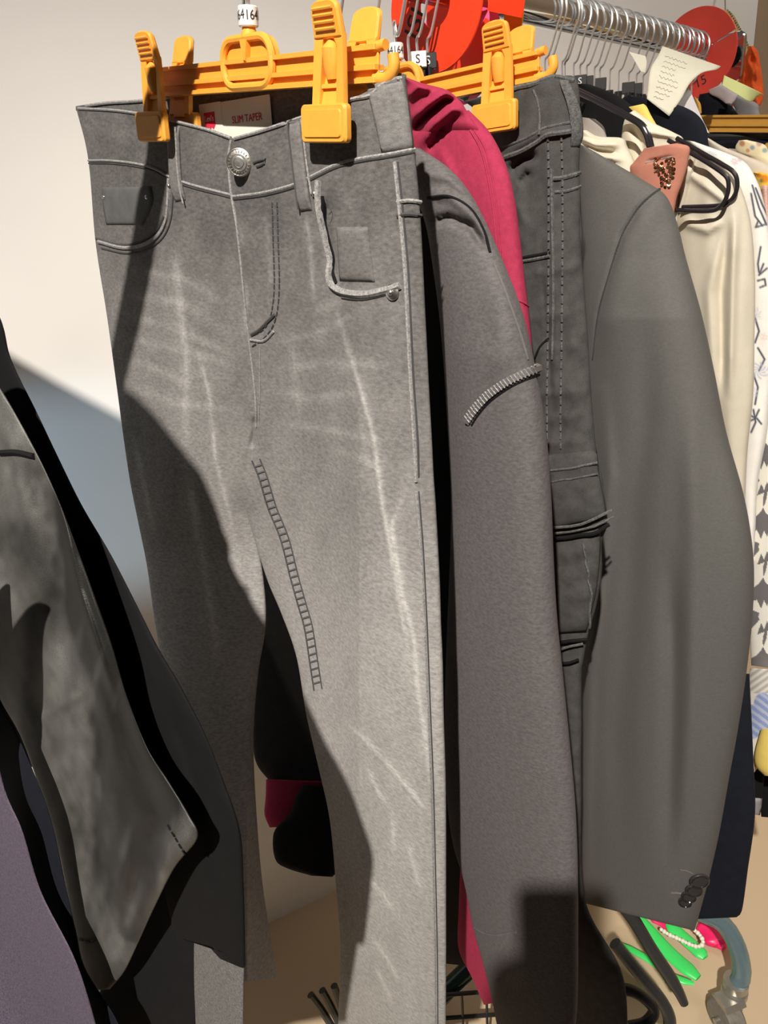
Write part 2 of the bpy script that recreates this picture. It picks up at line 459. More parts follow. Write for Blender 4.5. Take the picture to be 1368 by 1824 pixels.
def flap(g, st, thick, mat, parent, name, nu=14, nv=14, lift=0.0006):
    """a raised patch lying on a cloth surface; stations (lx,ly,rx,ry)"""
    S = catmull(st, nv + 1) if len(st) > 2 else np.array([np.array(st[0]) * (1 - t) + np.array(st[1]) * t for t in np.linspace(0, 1, nv + 1)], float)
    V = []; W_ = []
    for j in range(nv + 1):
        for i in range(nu + 1):
            u = i / nu; x = S[j][0] * (1 - u) + S[j][2] * u; y = S[j][1] * (1 - u) + S[j][3] * u
            e = min(1.0, 6 * min(u, 1 - u, j / nv, 1 - j / nv) + 0.0)
            P_, n = on(g, x, y, 0); V.append(P_ + n * (lift + thick * math.sqrt(e))); W_.append(P_ - n * 0.0006)
    k = (nu + 1) * (nv + 1); fc = []
    for j in range(nv):
        for i in range(nu):
            a = j * (nu + 1) + i; fc.append((a, a + nu + 1, a + nu + 2, a + 1)); fc.append((k + a, k + a + 1, k + a + nu + 2, k + a + nu + 1))
    bd = [i for i in range(nu)] + [nu + j * (nu + 1) for j in range(nv)] + [nv * (nu + 1) + i for i in range(nu, 0, -1)] + [j * (nu + 1) for j in range(nv, 0, -1)]
    for i in range(len(bd)):
        a, b = bd[i], bd[(i + 1) % len(bd)]; fc.append((a, b, k + b, k + a))
    return obj(name, V + W_, fc, mat, parent)

# ---------------------------------------------------------------- the setting
def wallmat(name, rgb, sc=6, bump=0.05):
    m, nt, p = nodes(name); N, L = nt.nodes.new, nt.links.new
    tc = N('ShaderNodeTexCoord'); n = N('ShaderNodeTexNoise'); n.inputs['Scale'].default_value = sc; n.inputs['Detail'].default_value = 8
    L(tc.outputs['Object'], n.inputs['Vector'])
    mr = N('ShaderNodeMapRange'); mr.inputs[3].default_value = 0.94; mr.inputs[4].default_value = 1.06; L(n.outputs['Fac'], mr.inputs[0])
    mx = N('ShaderNodeMix'); mx.data_type = 'RGBA'; mx.blend_type = 'MULTIPLY'; mx.inputs[0].default_value = 1
    mx.inputs[6].default_value = (*rgb, 1); L(mr.outputs[0], mx.inputs[7]); L(mx.outputs[2], p.inputs['Base Color'])
    p.inputs['Roughness'].default_value = 0.85; p.inputs['Specular IOR Level'].default_value = 0.15
    b = N('ShaderNodeBump'); b.inputs['Strength'].default_value = bump; L(n.outputs['Fac'], b.inputs['Height']); L(b.outputs[0], p.inputs['Normal'])
    return m

def slab(name, pts, h0, h1, mat, **k):
    n = len(pts); V = [(x, y, h0) for x, y in pts] + [(x, y, h1) for x, y in pts]
    fc = [tuple(range(n - 1, -1, -1)), tuple(range(n, 2 * n))] + [(i, (i + 1) % n, n + (i + 1) % n, n + i) for i in range(n)]
    o = obj(name, V, fc, mat, smooth=False); o['kind'] = 'structure'; return o

WP, WD = np.array([-0.3, 1.16]), np.array([math.cos(math.radians(26)), math.sin(math.radians(26))])
WN = np.array([-WD[1], WD[0]])
slab('floor', [(-4, -3.5), (4.5, -3.5), (4.5, 4.5), (-4, 4.5)], -0.05, 0, wallmat('beige_vinyl_floor', (0.60, 0.47, 0.32), 3))
def wp(t, d=0.0): q = WP + WD * t + WN * d; return (q[0], q[1])
def _wt(px):
    lo, hi = 0.5, 4.0
    for _ in range(50):
        m = (lo + hi) / 2; v = M.T @ (np.array([*wp(m), 2.0]) - C)
        if 684 + F * v[0] / -v[2] < px: lo = m
        else: hi = m
    return lo
TC = _wt(1382)
slab('wall_back', [wp(-3), wp(TC), wp(TC, 0.1), wp(-3, 0.1)], 0, 3.1, wallmat('matt_white_paint', (0.80, 0.785, 0.76), 5))
CR = np.array(wp(TC))
slab('wall_right', [tuple(CR), tuple(CR + WN * -2.5), tuple(CR + WN * -2.5 + WD * 0.1), tuple(CR + WD * 0.1)], 0, 3.1, wallmat('tan_painted_panel', (0.60, 0.46, 0.32), 5))

# ---------------------------------------------------------------- clothes rack
rack = thing('clothes_rack', 'chrome clothes rail on a steel stand, crowded with hangers', 'clothes rack', (*rail(1.06)[:2], 0))
mb = MB(); tube(mb, [rail(s) for s in np.linspace(-0.75, 1.06, 12)], 0.019, 32); mb.build('rail', MAT['chrome'], rack)
h3 = Plane(0).h3
mb = MB()
e = rail(1.075)
fr = frame(e, h3, RD, (0, 0, 1))
rprism(mb, fr, rrect(-0.028, 0.028, -0.045, 0.035, 0.012), 0, 0.012, 0.002)
mb.build('end_bracket', MAT['chrome'], rack)
mb = MB(); tube(mb, [e + RD * 0.006 + np.array([0, 0, -0.04]), e + RD * 0.006 - np.array([0, 0, RZ - 0.2])], 0.016, 16)
mb.build('upright', MAT['chrome'], rack)
cast = atz(1300, 1795, 0.0)
tb = [atz(1130, 1540, .25), atz(1225, 1612, .225), atz(1284, 1642, .20), atz(1312, 1684, .165), atz(1322, 1732, .12), atz(1314, 1752, .10)]
mb = MB(); tube(mb, catmull([e - np.array([0, 0, RZ - 0.2])] + tb, 60), 0.0155, 20); mb.build('base_leg', MAT['blue_steel'], rack)
cas = MB(); q = atz(1310, 1755, 0.095)
tube(cas, [q + np.array([0, 0, .012]), q - np.array([0, 0, .002])], .021, 20)
tube(cas, [q - np.array([0, 0, .002]), q - np.array([0, 0, .008])], [.018, .022], 20)
tube(cas, [q - np.array([0, 0, .008]), q - np.array([0, 0, .02])], .022, 20)
c0 = cas.build('caster', MAT['zinc'], rack)
wa = np.array([0.96, 0.28, 0]); wa /= np.linalg.norm(wa); wf = np.array([-wa[1], wa[0], 0]) * -1
wc = q + np.array([-0.016, -0.014, -0.055]); wc[2] = 0.036
mb = MB(); fr = frame(wc, wf, wa, (0, 0, 1))
ang = np.linspace(0, 2 * math.pi, 28, endpoint=False)
rprism(mb, fr, [(0.036 * math.cos(a), 0.036 * math.sin(a)) for a in ang], -0.016, 0.016, 0.005)
mb.build('wheel', MAT['wheel'], c0)
mb = MB()
for sgn in (1,):
    rprism(mb, frame(wc + wa * sgn * 0.0205, wf, wa, (0, 0, 1)), [(-0.008, -0.009), (0.008, -0.009), (0.012, 0.02), (0.010, 0.046), (-0.014, 0.046), (-0.014, 0.02)], -0.0015, 0.0015, 0.0005)
rprism(mb, frame(wc + np.array([0, 0, 0.045]), wf, wa, (0, 0, 1)), [(-0.02, -0.004), (0.02, -0.004), (0.014, 0.006), (-0.014, 0.006)], -0.021, 0.021, 0.0015)
tube(mb, [wc - wa * 0.026, wc + wa * 0.026], 0.005, 10); mb.build('fork', MAT['zinc'], c0)
mb = MB(); tube(mb, [atz(745, 1815, .10), atz(800, 1760, .14), atz(872, 1690, .2)], 0.016, 16); mb.build('cross_brace', MAT['green_steel'], rack)

# ---------------------------------------------------------------- hooks and hangers
def hook_path(top, stem_len, r=0.0235, lean=0.0, hx=None):
    """open wire hook round the rail: top = rail centre; returns world points from the open tip to the foot of the stem"""
    h = h3 if hx is None else hx; pts = []
    for a in np.linspace(205, -38, 26):
        t = math.radians(a); pts.append(top + h * r * math.cos(t) + np.array([0, 0, 1]) * r * math.sin(t) + RD * lean * math.sin(t))
    foot = top + np.array([0, 0, -1]) * (r + 0.028)
    pts.append(foot + h * 0.006 + np.array([0, 0, 0.006])); pts.append(foot); pts.append(foot - np.array([0, 0, 0.5 * stem_len])); pts.append(foot - np.array([0, 0, stem_len]))
    return pts

YPL = [0]
def clip_hanger(name, label, center, xdir, half, spacing, mat, clips=(-1, 1), group=None, padoff=(0.022, 0.003), s_hook=None, tilt=0.0, med=True, lean=0.0, number='164', hook=True):
    x = np.array([*(np.array(xdir) / np.linalg.norm(xdir)), tilt]); x /= np.linalg.norm(x); y = np.cross([0, 0, 1.0], x); y /= np.linalg.norm(y)   # y = away from the camera
    if y[1] < 0: y = -y
    z = np.cross(x, y); z = z if z[2] > 0 else -z
    root = thing(name, label, 'hanger', center, group)
    fr = frame(center, x, y, z)
    mb = MB()   # bar: web with two flanges, end hooks, medallion
    box(mb, fr, -half, half, -0.0015, 0.0015, -0.011, 0.009, 0.0008)
    for zz in (-0.011, 0.009, -0.003): box(mb, fr, -half, half, -0.0055, 0.0055, zz - 0.0016, zz + 0.0016, 0.0008)
    for sg in (-1, 1):
        pth = [fr(sg * (half - 0.004), 0, -0.010), fr(sg * (half + 0.008), 0, -0.010), fr(sg * (half + 0.014), 0, -0.004), fr(sg * (half + 0.013), 0, 0.004)]
        tube(mb, catmull(pth, 12), 0.0042, 10)
        pth = [fr(sg * (half - 0.004), 0, 0.009), fr(sg * (half + 0.003), 0, 0.010), fr(sg * (half + 0.006), 0, 0.010)]
        tube(mb, pth, 0.0036, 10)
    mb.build('bar', mat, root)
    if med:
        m2 = MB()
        rprism(m2, fr, rrect(-0.034, 0.034, -0.011, 0.026, 0.015, 6), -0.002, 0.004, 0.001)
        rim = rrect(-0.0325, 0.0325, -0.0095, 0.0245, 0.014, 8); rim = rim + [rim[0], rim[1]]
        tube(m2, [fr(a, -0.004, b) for a, b in rim], 0.0032, 8)
        rprism(m2, fr, [(-0.005, 0.024), (0.005, 0.024), (0.0015, 0.008), (-0.0015, 0.008)], -0.007, 0.0, 0.001)
        tube(m2, [fr(0, 0, 0.025), fr(0, 0, 0.034)], [0.0075, 0.0045], 10)
        m2.build('medallion', mat, root)
    top = rail(s_hook) if s_hook is not None else center + np.array([0, 0, 0.14])
    neck = fr(0, 0, 0.035)
    hp = hook_path(top, 0.01, lean=lean)[:-2] + [neck + z * 0.03, neck]
    m3 = MB(); tube(m3, catmull(hp, 70), 0.0019, 8)
    if hook: m3.build('hook', MAT['wire'], root)
    if number:
        m4 = MB(); tube(m4, [neck - z * 0.003, neck - z * 0.002, neck + z * 0.0105, neck + z * 0.0115], [0.0072, 0.008, 0.008, 0.0072], 20)
        rg = m4.build('size_ring', MAT['white_plastic'], root)
        vw = C - neck; vw[2] = 0; vw /= np.linalg.norm(vw); xr = np.cross([0, 0, 1.0], vw)
        for a in (-62, 24, 115):
            t = math.radians(a); xx = math.cos(t) * xr + math.sin(t) * -vw
            # letters wrapped on the ring
            nn = math.cos(t) * vw + math.sin(t) * xr
            text('size_number', number, 0.0095, MAT['ink'], neck + z * 0.0045, np.cross([0, 0, 1.0], nn), z, rg, extrude=0.00015, bend=0.0081, sx=0.85)
    for sg in clips:
        cx = sg * spacing / 2
        f2 = frame(fr(cx, 0, 0), x, y, z)
        lv = MB()
        # front lever: plate with a window, leaning forward at the top
        def tf(ff, s):
            po = padoff[0] if s < 0 else padoff[1]
            return lambda a, b, c: ff(a, s * (-b + 0.0065 + (0.009 if s < 0 else 0) + max(0, c + 0.002) * 0.22 + (po - 0.0065 - (0.009 if s < 0 else 0)) * min(1, max(0, (-c - 0.004) / 0.026))), c)
        for s, nm in ((-1, 'front_lever'), (1, 'back_lever')):
            lv = MB(); g = tf(f2, s); w0 = 0.0170
            for q in (-1, 1): rprism(lv, g, [(q * w0, -0.028), (q * 0.009, -0.028), (q * 0.0075, 0.010), (q * 0.0045, 0.017), (q * 0.0145, 0.017)][::q], -0.0035, 0.001, 0.001)
            rprism(lv, g, [(-0.0146, 0.014), (0.0146, 0.014)] + [(0.0140 * math.cos(t), 0.029 + 0.0075 * math.sin(t) ** 0.6) for t in np.linspace(0.0, math.pi, 13)], -0.0045, 0.001, 0.0015)
            for k in range(4): tube(lv, [g(-0.010, -0.0052, 0.0195 + 0.0039 * k), g(0.010, -0.0052, 0.0195 + 0.0039 * k)], 0.0011, 6)
            rprism(lv, g, [(-0.0095, -0.030), (0.0095, -0.030), (0.0095, -0.008), (-0.0095, -0.008)], -0.0015, 0.001, 0.0006)
            box(lv, g, -0.010, 0.010, -0.004, 0.001, -0.016, -0.013, 0.0008)
            tube(lv, [g(0, -0.001, -0.010), g(0, -0.0035, -0.002), g(0, -0.003, 0.008), g(0, 0.001, 0.012)], [0.0055, 0.0068, 0.0065, 0.004], 10)
            o = lv.build(nm, mat, root)
            po = padoff[0] if s < 0 else padoff[1]
            pad = MB(); pg = lambda a, b, c, s=s, po=po: f2(a, s * (-b + po), c)
            rprism(pad, pg, rrect(-0.0245, 0.0245, -0.051, -0.026, 0.0035), -0.0085, -0.001, 0.0018)
            rprism(pad, pg, rrect(-0.0205, 0.0205, -0.0475, -0.0295, 0.0025), -0.0095, -0.0075, 0.0008)
            pad.build('clip_pad', mat, o)
    return root

# jeans hang between the two pads
PLp, PRp = np.array(C + .73 * ray(270, 222)), np.array(C + .57 * ray(579, 216))
hx = PRp - PLp; spc = np.linalg.norm(hx[:2]); hang = math.degrees(math.atan2(hx[1], hx[0]))
JP = Plane(0, hang, p=((PLp + PRp) / 2)[:2])
PLp, PRp = JP.hit(270, 224, .03) - JP.n3 * .03, JP.hit(581, 218, .03) - JP.n3 * .03; hx = PRp - PLp; spc = np.linalg.norm(hx); jc = (PLp + PRp) / 2 + np.array([0, 0, 0.038])
clip_hanger('trouser_hanger', 'yellow plastic clip hanger holding the faded grey jeans, nearest the camera', jc, hx[:2], 0.148, spc, MAT['hanger_yellow'],
            group='yellow clip hangers with white size rings', s_hook=0.005, tilt=hx[2] / np.linalg.norm(hx[:2]))
CP = Plane(0.2, -46)
cR = CP.hit(877, 210, .03) - CP.n3 * .03; cc = CP.hit(708, 150, 0.0); cc = cc + np.array([0, 0, 0.0]); hs = np.linalg.norm((cR - cc)[:2])
cc[2] = cR[2] + 0.039
clip_hanger('trouser_hanger', 'yellow plastic clip hanger holding the black cargo trousers, behind the maroon sweatshirt', cc, CP.h, hs + 0.03, 2 * hs, MAT['hanger_yellow'],
            group='yellow clip hangers with white size rings', s_hook=sofpx(700))

def wire_hanger(px, label, tag=None, arms=0.05, drop=0.02, lean=0.0, marker='black', stem=0.027, tagtxt=None, s=None, group='wire hooks crowded along the chrome rail'):
    s = sofpx(px) if s is None else s
    top = rail(s); root = thing('clothes_hanger', label, 'hanger', top - np.array([0, 0, 0.09]), group)
    pts = hook_path(top, stem, lean=lean); m = MB(); tube(m, catmull(pts, 60), 0.00145, 7); m.build('hook', MAT['wire'], root)
    f = pts[-1]; m = MB()
    tube(m, [f + np.array([0, 0, .002]), f - np.array([0, 0, .012])], 0.0055, 10)
    tube(m, catmull([f + h3 * (-arms) - np.array([0, 0, 0.012 + drop]), f - h3 * arms * .5 - np.array([0, 0, .010 + drop * .5]), f - np.array([0, 0, 0.012]), f + h3 * arms * .5 - np.array([0, 0, .010 + drop * .5]), f + h3 * arms - np.array([0, 0, 0.012 + drop])], 20), 0.0048, 8)
    m.build('arms', MAT['black_plastic'], root)
    if marker:
        vw = C - f; vw[2] = 0; vw /= np.linalg.norm(vw); xr = np.cross([0, 0, 1.0], vw); fm = frame(f + np.array([0, 0, 0.008]), xr, vw, (0, 0, 1))
        m = MB(); rprism(m, fm, rrect(-0.009, 0.009, -0.0075, 0.0075, 0.001), -0.004, 0.004, 0.0008)
        mk = m.build('size_marker', MAT['white_plastic' if marker == 'white' else 'black_plastic'], root)
        if tagtxt: text('size_letter', tagtxt, 0.0115, MAT['ink' if marker == 'white' else 'white_ink'], fm(0, 0.0042, 0), xr, (0, 0, 1), mk)
    return root

wire_hanger(590, 'wire hanger showing between the two yellow clips of the jeans hanger', marker=None)
wire_hanger(655, 'wire hanger with a small white size marker, left of the red disc', marker='white', tagtxt='S', stem=0.045)
wire_hanger(722, 'wire hanger in front of the red disc, just right of the white size ring', marker=None)
wire_hanger(738, 'wire hanger with white marker tucked behind the black S marker', marker='white', tagtxt='S')
wire_hanger(757, 'wire hanger with a black S size marker in front of the red discs', marker='black', tagtxt='S')
pl = [(972, 'first wire ring on the bare part of the chrome rail, right of the red disc', None, .0),
      (980, 'second wire ring on the bare part of the chrome rail, close beside the first', None, .0),
      (1003, 'wire hanger whose stem drops just behind the cargo trousers waistband', None, 0),
      (1008, 'wire hook paired tightly beside the one above the cargo waistband', None, 0),
      (1024, 'bright wire hook catching the light, right of the cargo waistband', None, 0.004),
      (1036, 'wire hanger with a black marker, its white letter facing left', 'black', 0),
      (1048, 'wire hanger with a narrow black and white marker', 'black', -.003),
      (1062, 'wire hanger just left of the double black marker', None, 0.003),
      (1072, 'wire hanger with small black marker above the black cardigan shoulder', 'black', 0),
      (1090, 'wire hanger with plain stem above the black cardigan', None, 0),
      (1106, 'wire hanger with plain stem right before the paper note', None, 0.003),
      (1124, 'wire hanger with tall black marker left of the paper note', 'black', 0),
      (1138, 'wire hook whose stem runs behind the left edge of the paper note', 'black', 0),
      (1150, 'wire hook touching the paper note, its stem slanting left', None, -.003)]
for px, lb, mk, ln in pl: wire_hanger(px, lb, marker=mk, lean=ln, tagtxt='S' if px == 1036 else None, arms=0.05, drop=0.02)
for i, px in enumerate([1163, 1174, 1184, 1193, 1203, 1212, 1220, 1229, 1238, 1246, 1254]):
    wire_hanger(px, 'wire hook in the packed row at the far rail end, above the paper note', marker=None, lean=(-1) ** i * 0.002, arms=0.04, drop=0.02, group='packed wire hooks at the far end of the rail')

# ---------------------------------------------------------------- size discs
def size_disc(px, py, R, mat, label, name='size_divider', slot=None, s=None, hole=0.021, gap=0.03, txt=None, hdir=None):
    s = sofpx(px) if s is None else s; c = rail(s).copy()
    if py is not None:
        pln = Plane(s, -46); c = pln.hit(px, py)
    hh = h3 if hdir is None else hdir; zz = np.array([0, 0, 1.0]); nn = np.cross(hh, zz)
    root = thing(name, label, 'size divider', c)
    n = 72; a0 = math.radians(slot if slot is not None else 0); gap = gap if slot is not None else 0.0
    ang = np.linspace(a0 + gap, a0 + 2 * math.pi - gap, n)
    V = []; fc = []
    for t in ang:
        d = math.cos(t) * hh + math.sin(t) * zz
        for r_, y in ((hole, -.0012), (R - .0006, -.0012), (R, 0), (R - .0006, .0012), (hole, .0012)): V.append(c + d * r_ + nn * y)
    for i in range(n - 1):
        for k in range(5): fc.append((i * 5 + k, i * 5 + (k + 1) % 5, (i + 1) * 5 + (k + 1) % 5, (i + 1) * 5 + k))
    fc += [tuple(range(5)), tuple((n - 1) * 5 + k for k in range(4, -1, -1))]
    obj('disc', V, fc, mat, root, smooth=False)
    if txt:
        for (t, dx, dz, size, rot) in txt:
            r0 = math.radians(rot); vwn = nn if (C - c) @ nn > 0 else -nn
            xx = hh if np.cross(hh, zz) @ vwn > 0 else -hh
            xr = math.cos(r0) * xx + math.sin(r0) * zz; zr = -math.sin(r0) * xx + math.cos(r0) * zz
            text('lettering', t, size, MAT['ink'], c + xx * dx + zz * dz + vwn * 0.0014, xr, zr, root, extrude=0.0001)
    return root
size_disc(775, 8, 0.063, MAT['red_disc'], 'red plastic size divider disc with black letters, behind the hanger hooks', slot=120, txt=[('ISI', -.028, -.012, .03, 60)])
size_disc(843, 14, 0.068, MAT['red_disc'], 'bright orange-red size divider disc, larger and right of the lettered one', slot=-28, gap=0.16, txt=[('l', .045, .02, .03, -15)])
size_disc(818, 84, 0.060, MAT['pink_disc'], 'pink size divider disc showing below the orange-red discs', slot=150, s=sofpx(856), txt=[('OS', -.002, -.040, .026, 10)])
size_disc(872, 34, 0.046, MAT['yellow_disc'], 'yellow size divider showing as a sliver beside the right yellow clip', slot=90, s=sofpx(866))
size_disc(1240, 96, 0.066, MAT['red_disc2'], 'red round size divider at the far end of the rail', slot=20, txt=[('15', .012, -.042, .02, 20)])

# ---------------------------------------------------------------- grey jeans
def jbase(PX, PY):
    d = JP.depth(PX, PY)
    w = sstep(PY, 300, 1400) * np.clip((640 - PX) / 200, 0, 1)
    tgt = 0.93 + (PY - 1000) / 800 * 0.07
    return d * (1 - w) + tgt * w

jeans = thing('jeans', 'faded grey slim jeans hanging from the nearest yellow clip hanger', 'jeans', (jc[0], jc[1], 0.45))
whisk = [[(228, 482), (330, 500), (405, 548)], [(222, 522), (330, 545), (410, 600)], [(222, 560), (320, 590), (425, 640)], [(215, 600), (300, 622), (425, 655)],
         [(215, 640), (300, 668), (350, 700)], [(235, 690), (310, 720), (440, 735)], [(490, 610), (560, 600), (640, 560)], [(500, 660), (580, 650), (690, 655)],
         [(480, 700), (560, 715), (650, 700)], [(500, 755), (590, 770), (680, 790)], [(560, 560), (640, 520)], [(600, 800), (680, 840)]]
crease = [([(312, 440), (318, 520), (330, 620), (332, 720), (330, 800)], 7, .5), ([(350, 620), (372, 700), (384, 820), (415, 940)], 4, .55), ([(545, 380), (552, 440), (560, 540)], 4, .45),
          ([(600, 560), (640, 690), (665, 780), (680, 900), (692, 960), (712, 1080), (730, 1180)], 4, .75), ([(722, 870), (697, 940), (716, 1060), (735, 1130), (748, 1240)], 4, .6),
          ([(735, 1180), (755, 1300), (765, 1390)], 4, .5), ([(612, 1285), (650, 1318), (690, 1362), (730, 1410), (766, 1452)], 3.5, .6), ([(655, 1370), (672, 1410), (692, 1440)], 3.5, .55),
          ([(698, 1440), (702, 1520)], 4, .4), ([(655, 1565), (678, 1590), (700, 1625)], 3.5, .6), ([(663, 1670), (690, 1710), (712, 1750)], 3.5, .5), ([(722, 1490), (742, 1560), (752, 1600)], 4, .45),
          ([(668, 1720), (700, 1790)], 4, .4), ([(440, 500), (437, 560), (436, 600)], 4, .3), ([(470, 370), (480, 440), (482, 520)], 5, .25), ([(330, 810), (345, 900), (372, 1050), (390, 1180)], 8, .45),
          ([(235, 770), (255, 850), (275, 950)], 5, .4), ([(520, 600), (530, 700), (535, 760)], 5, .25), ([(425, 390), (432, 440)], 4, .2), ([(370, 1380), (395, 1500), (410, 1600)], 6, .3)]
def jcol(PX, PY, U, V):
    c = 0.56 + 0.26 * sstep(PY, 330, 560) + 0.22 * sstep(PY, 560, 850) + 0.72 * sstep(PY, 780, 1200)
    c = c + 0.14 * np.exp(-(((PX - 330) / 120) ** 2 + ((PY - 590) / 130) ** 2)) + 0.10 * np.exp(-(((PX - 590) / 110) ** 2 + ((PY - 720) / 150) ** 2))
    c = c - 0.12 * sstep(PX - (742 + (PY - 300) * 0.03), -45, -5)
    for q in whisk: c = c + 0.34 * ridge(PX, PY, q, 9, 1.0) * (0.7 + 0.9 * vnoise(PX, PY, 14, 30, 7))
    for q, w, a in crease: c = c + a * 1.15 * ridge(PX, PY, q, w, 1.0) * (0.9 + 0.8 * vnoise(PX, PY, 20, 14, 9)) + a * .22 * ridge(PX, PY, q, w * 4, 1.0)
    c = c + 0.22 * vnoise(PX, PY, 26, 60, 1) + 0.14 * vnoise(PX, PY, 8, 5, 2) + 0.12 * vnoise(PX, PY, 4, 3, 3)
    return np.clip(c, 0.3, 2.4)
def jfold(PX, PY, U, V):
    f = 0.0025 * vnoise(PX, PY, 120, 160, 5) + 0.0008 * vnoise(PX, PY, 30, 60, 6)
    for q in whisk: f = f + ridge(PX, PY, q, 8, 0.0009)
    for q, w, a in crease: f = f + ridge(PX, PY, q, w * 1.5, 0.0028 * a)
    f = f - ridge(PX, PY, [(590, 340), (580, 400), (592, 470), (600, 500)], 7, 0.006) - ridge(PX, PY, [(320, 320), (420, 350)], 6, 0.001)
    f = f - ridge(PX, PY, [(200, 660), (205, 760), (222, 860)], 8, .004) + ridge(PX, PY, [(205, 700), (222, 800), (245, 930)], 6, .003)
    f = f + ridge(PX, PY, [(150, 235), (250, 255), (300, 240)], 14, 0.002)
    f = f - ridge(PX, PY, [(455, 740), (450, 800)], 8, 0.006) + ridge(PX, PY, [(440, 690), (448, 760), (430, 830)], 7, 0.004)
    return f
jl = [(135, 190, 415, 246), (157, 283, 414, 345), (170, 430, 428, 440), (190, 560, 440, 600), (208, 690, 455, 705), (220, 780, 455, 775), (232, 860, 450, 830), (246, 930, 455, 930), (262, 1010, 470, 1030),
      (276, 1110, 474, 1110), (292, 1200, 460, 1200), (310, 1300, 452, 1300), (332, 1400, 454, 1400), (352, 1550, 466, 1560), (368, 1680, 484, 1680), (378, 1752, 496, 1744)]
jr = [(415, 246, 722, 134), (414, 345, 740, 280), (428, 440, 750, 400), (440, 600, 758, 560), (455, 705, 765, 700), (455, 775, 770, 790), (446, 825, 773, 850), (424, 868, 776, 890), (446, 937, 780, 960), (475, 1030, 784, 1040),
      (502, 1095, 786, 1110), (528, 1170, 789, 1180), (545, 1270, 791, 1280), (568, 1370, 794, 1380), (588, 1465, 795, 1470), (600, 1600, 795, 1600), (606, 1700, 795, 1700), (600, 1880, 794, 1880)]
wf_ = lambda PY: 0.5 + 0.5 * sstep(PY, 800, 920)
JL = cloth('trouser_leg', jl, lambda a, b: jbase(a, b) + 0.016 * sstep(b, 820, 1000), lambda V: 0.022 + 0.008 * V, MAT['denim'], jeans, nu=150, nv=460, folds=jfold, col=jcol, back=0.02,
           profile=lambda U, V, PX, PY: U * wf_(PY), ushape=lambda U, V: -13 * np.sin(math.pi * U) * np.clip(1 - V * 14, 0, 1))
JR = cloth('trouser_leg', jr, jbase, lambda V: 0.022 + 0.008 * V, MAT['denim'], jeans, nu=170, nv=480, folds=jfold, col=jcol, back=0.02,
           profile=lambda U, V, PX, PY: 1 - (1 - U) * wf_(PY), ushape=lambda U, V: 10 * np.sin(math.pi * U) * np.sin(math.pi * U) * np.clip(1 - V * 14, 0, 1) * (U > .0))
J = [JL, JR]
# back of the waistband seen inside
btop = catmull([(135, 189), (190, 181), (250, 177), (330, 168), (420, 158), (520, 152), (600, 146), (640, 147), (668, 132), (705, 129), (724, 133)], 60)
V = []; fc = []
for i, (x, y) in enumerate(btop):
    u = i / 59; bulge = 0.003 + 0.032 * math.sin(math.pi * u) ** 0.7
    sc_ = min(1, 4 * min(u, 1 - u) + 0.08)
    for j, dy in enumerate(k * sc_ for k in (0, 4, 30, 62, 95)):
        d = jbase(np.array([x]), np.array([y + dy]))[0]; V.append(C + (d + bulge) * ray(x, y + dy))
    for j, dy in enumerate(k * sc_ for k in (95, 62, 30, 4, 0)):
        d = jbase(np.array([x]), np.array([y + dy]))[0]; V.append(C + (d + bulge + 0.0025) * ray(x, y + dy))
for i in range(59):
    for k in range(10): fc.append((i * 10 + k, i * 10 + (k + 1) % 10, i * 10 + 10 + (k + 1) % 10, i * 10 + 10 + k))
jb = obj('back_waistband', V, fc, MAT['denim'], jeans, col=np.full((len(V), 3), 0.62), recalc=True)
jbv = Cloth(); jbv.bvh = BVHTree.FromPolygons([Vector(v) for v in V], fc); jbv.base = JP
mb = MB(); tube(mb, [on(jbv, x, y + 2.5, 0.0008)[0] for x, y in btop[2:-2]], 0.0016, 6); mb.build('waist_edge', MAT['denim_edge'], jeans)
# front top edge
def top_edge(pts, r, nm='waist_edge', m='denim_edge', g=J, par=jeans): seam(g, pts, r, MAT[m], par, nm, 0.0004)
top_edge([(140, 193), (200, 196), (240, 201), (280, 208), (320, 218), (370, 231), (412, 246)], 0.0014)
top_edge([(418, 247), (460, 235), (500, 222), (545, 206), (600, 187), (630, 176), (660, 170), (680, 152), (700, 142), (716, 139)], 0.0014)
for pts in ([(158, 286), (195, 286), (240, 291), (275, 300), (305, 316), (345, 330), (412, 347)], [(416, 350), (470, 343), (520, 330), (548, 318), (600, 293), (645, 282), (690, 275), (738, 266)]):
    seam(J, pts, 0.0013, MAT['denim_edge'], jeans, 'waist_seam'); seam(J, [(a, b + 5) for a, b in pts], 0.0009, MAT['denim_thread'], jeans, 'stitching', 0.0001)
# fly and centre seam
seam(J, [(412, 250), (408, 285), (412, 340), (422, 400), (430, 470), (438, 550), (446, 620), (455, 700), (457, 760)], 0.0015, MAT['denim_edge'], jeans, 'fly_edge')
seam(J, [(494, 360), (496, 430), (498, 510), (492, 565), (475, 598), (448, 618)], 0.0009, MAT['denim_thread'], jeans, 'stitching', 0.0003, dash=(5, 1))
seam(J, [(485, 360), (487, 430), (489, 510), (483, 560), (470, 586), (445, 600)], 0.0008, MAT['denim_thread'], jeans, 'stitching', 0.0003, dash=(5, 1))
seam(J, [(448, 596), (462, 588), (478, 572), (490, 560)], 0.0016, MAT['denim_thread'], jeans, 'fly_bartack', 0.0003)
seam(J, [(446, 605), (470, 607), (488, 590)], 0.0014, MAT['denim_edge'], jeans, 'fly_bartack', 0.0003)
seam(J, [(463, 620), (463, 700), (461, 760)], 0.0008, MAT['denim_edge'], jeans, 'stitching', 0.0003)
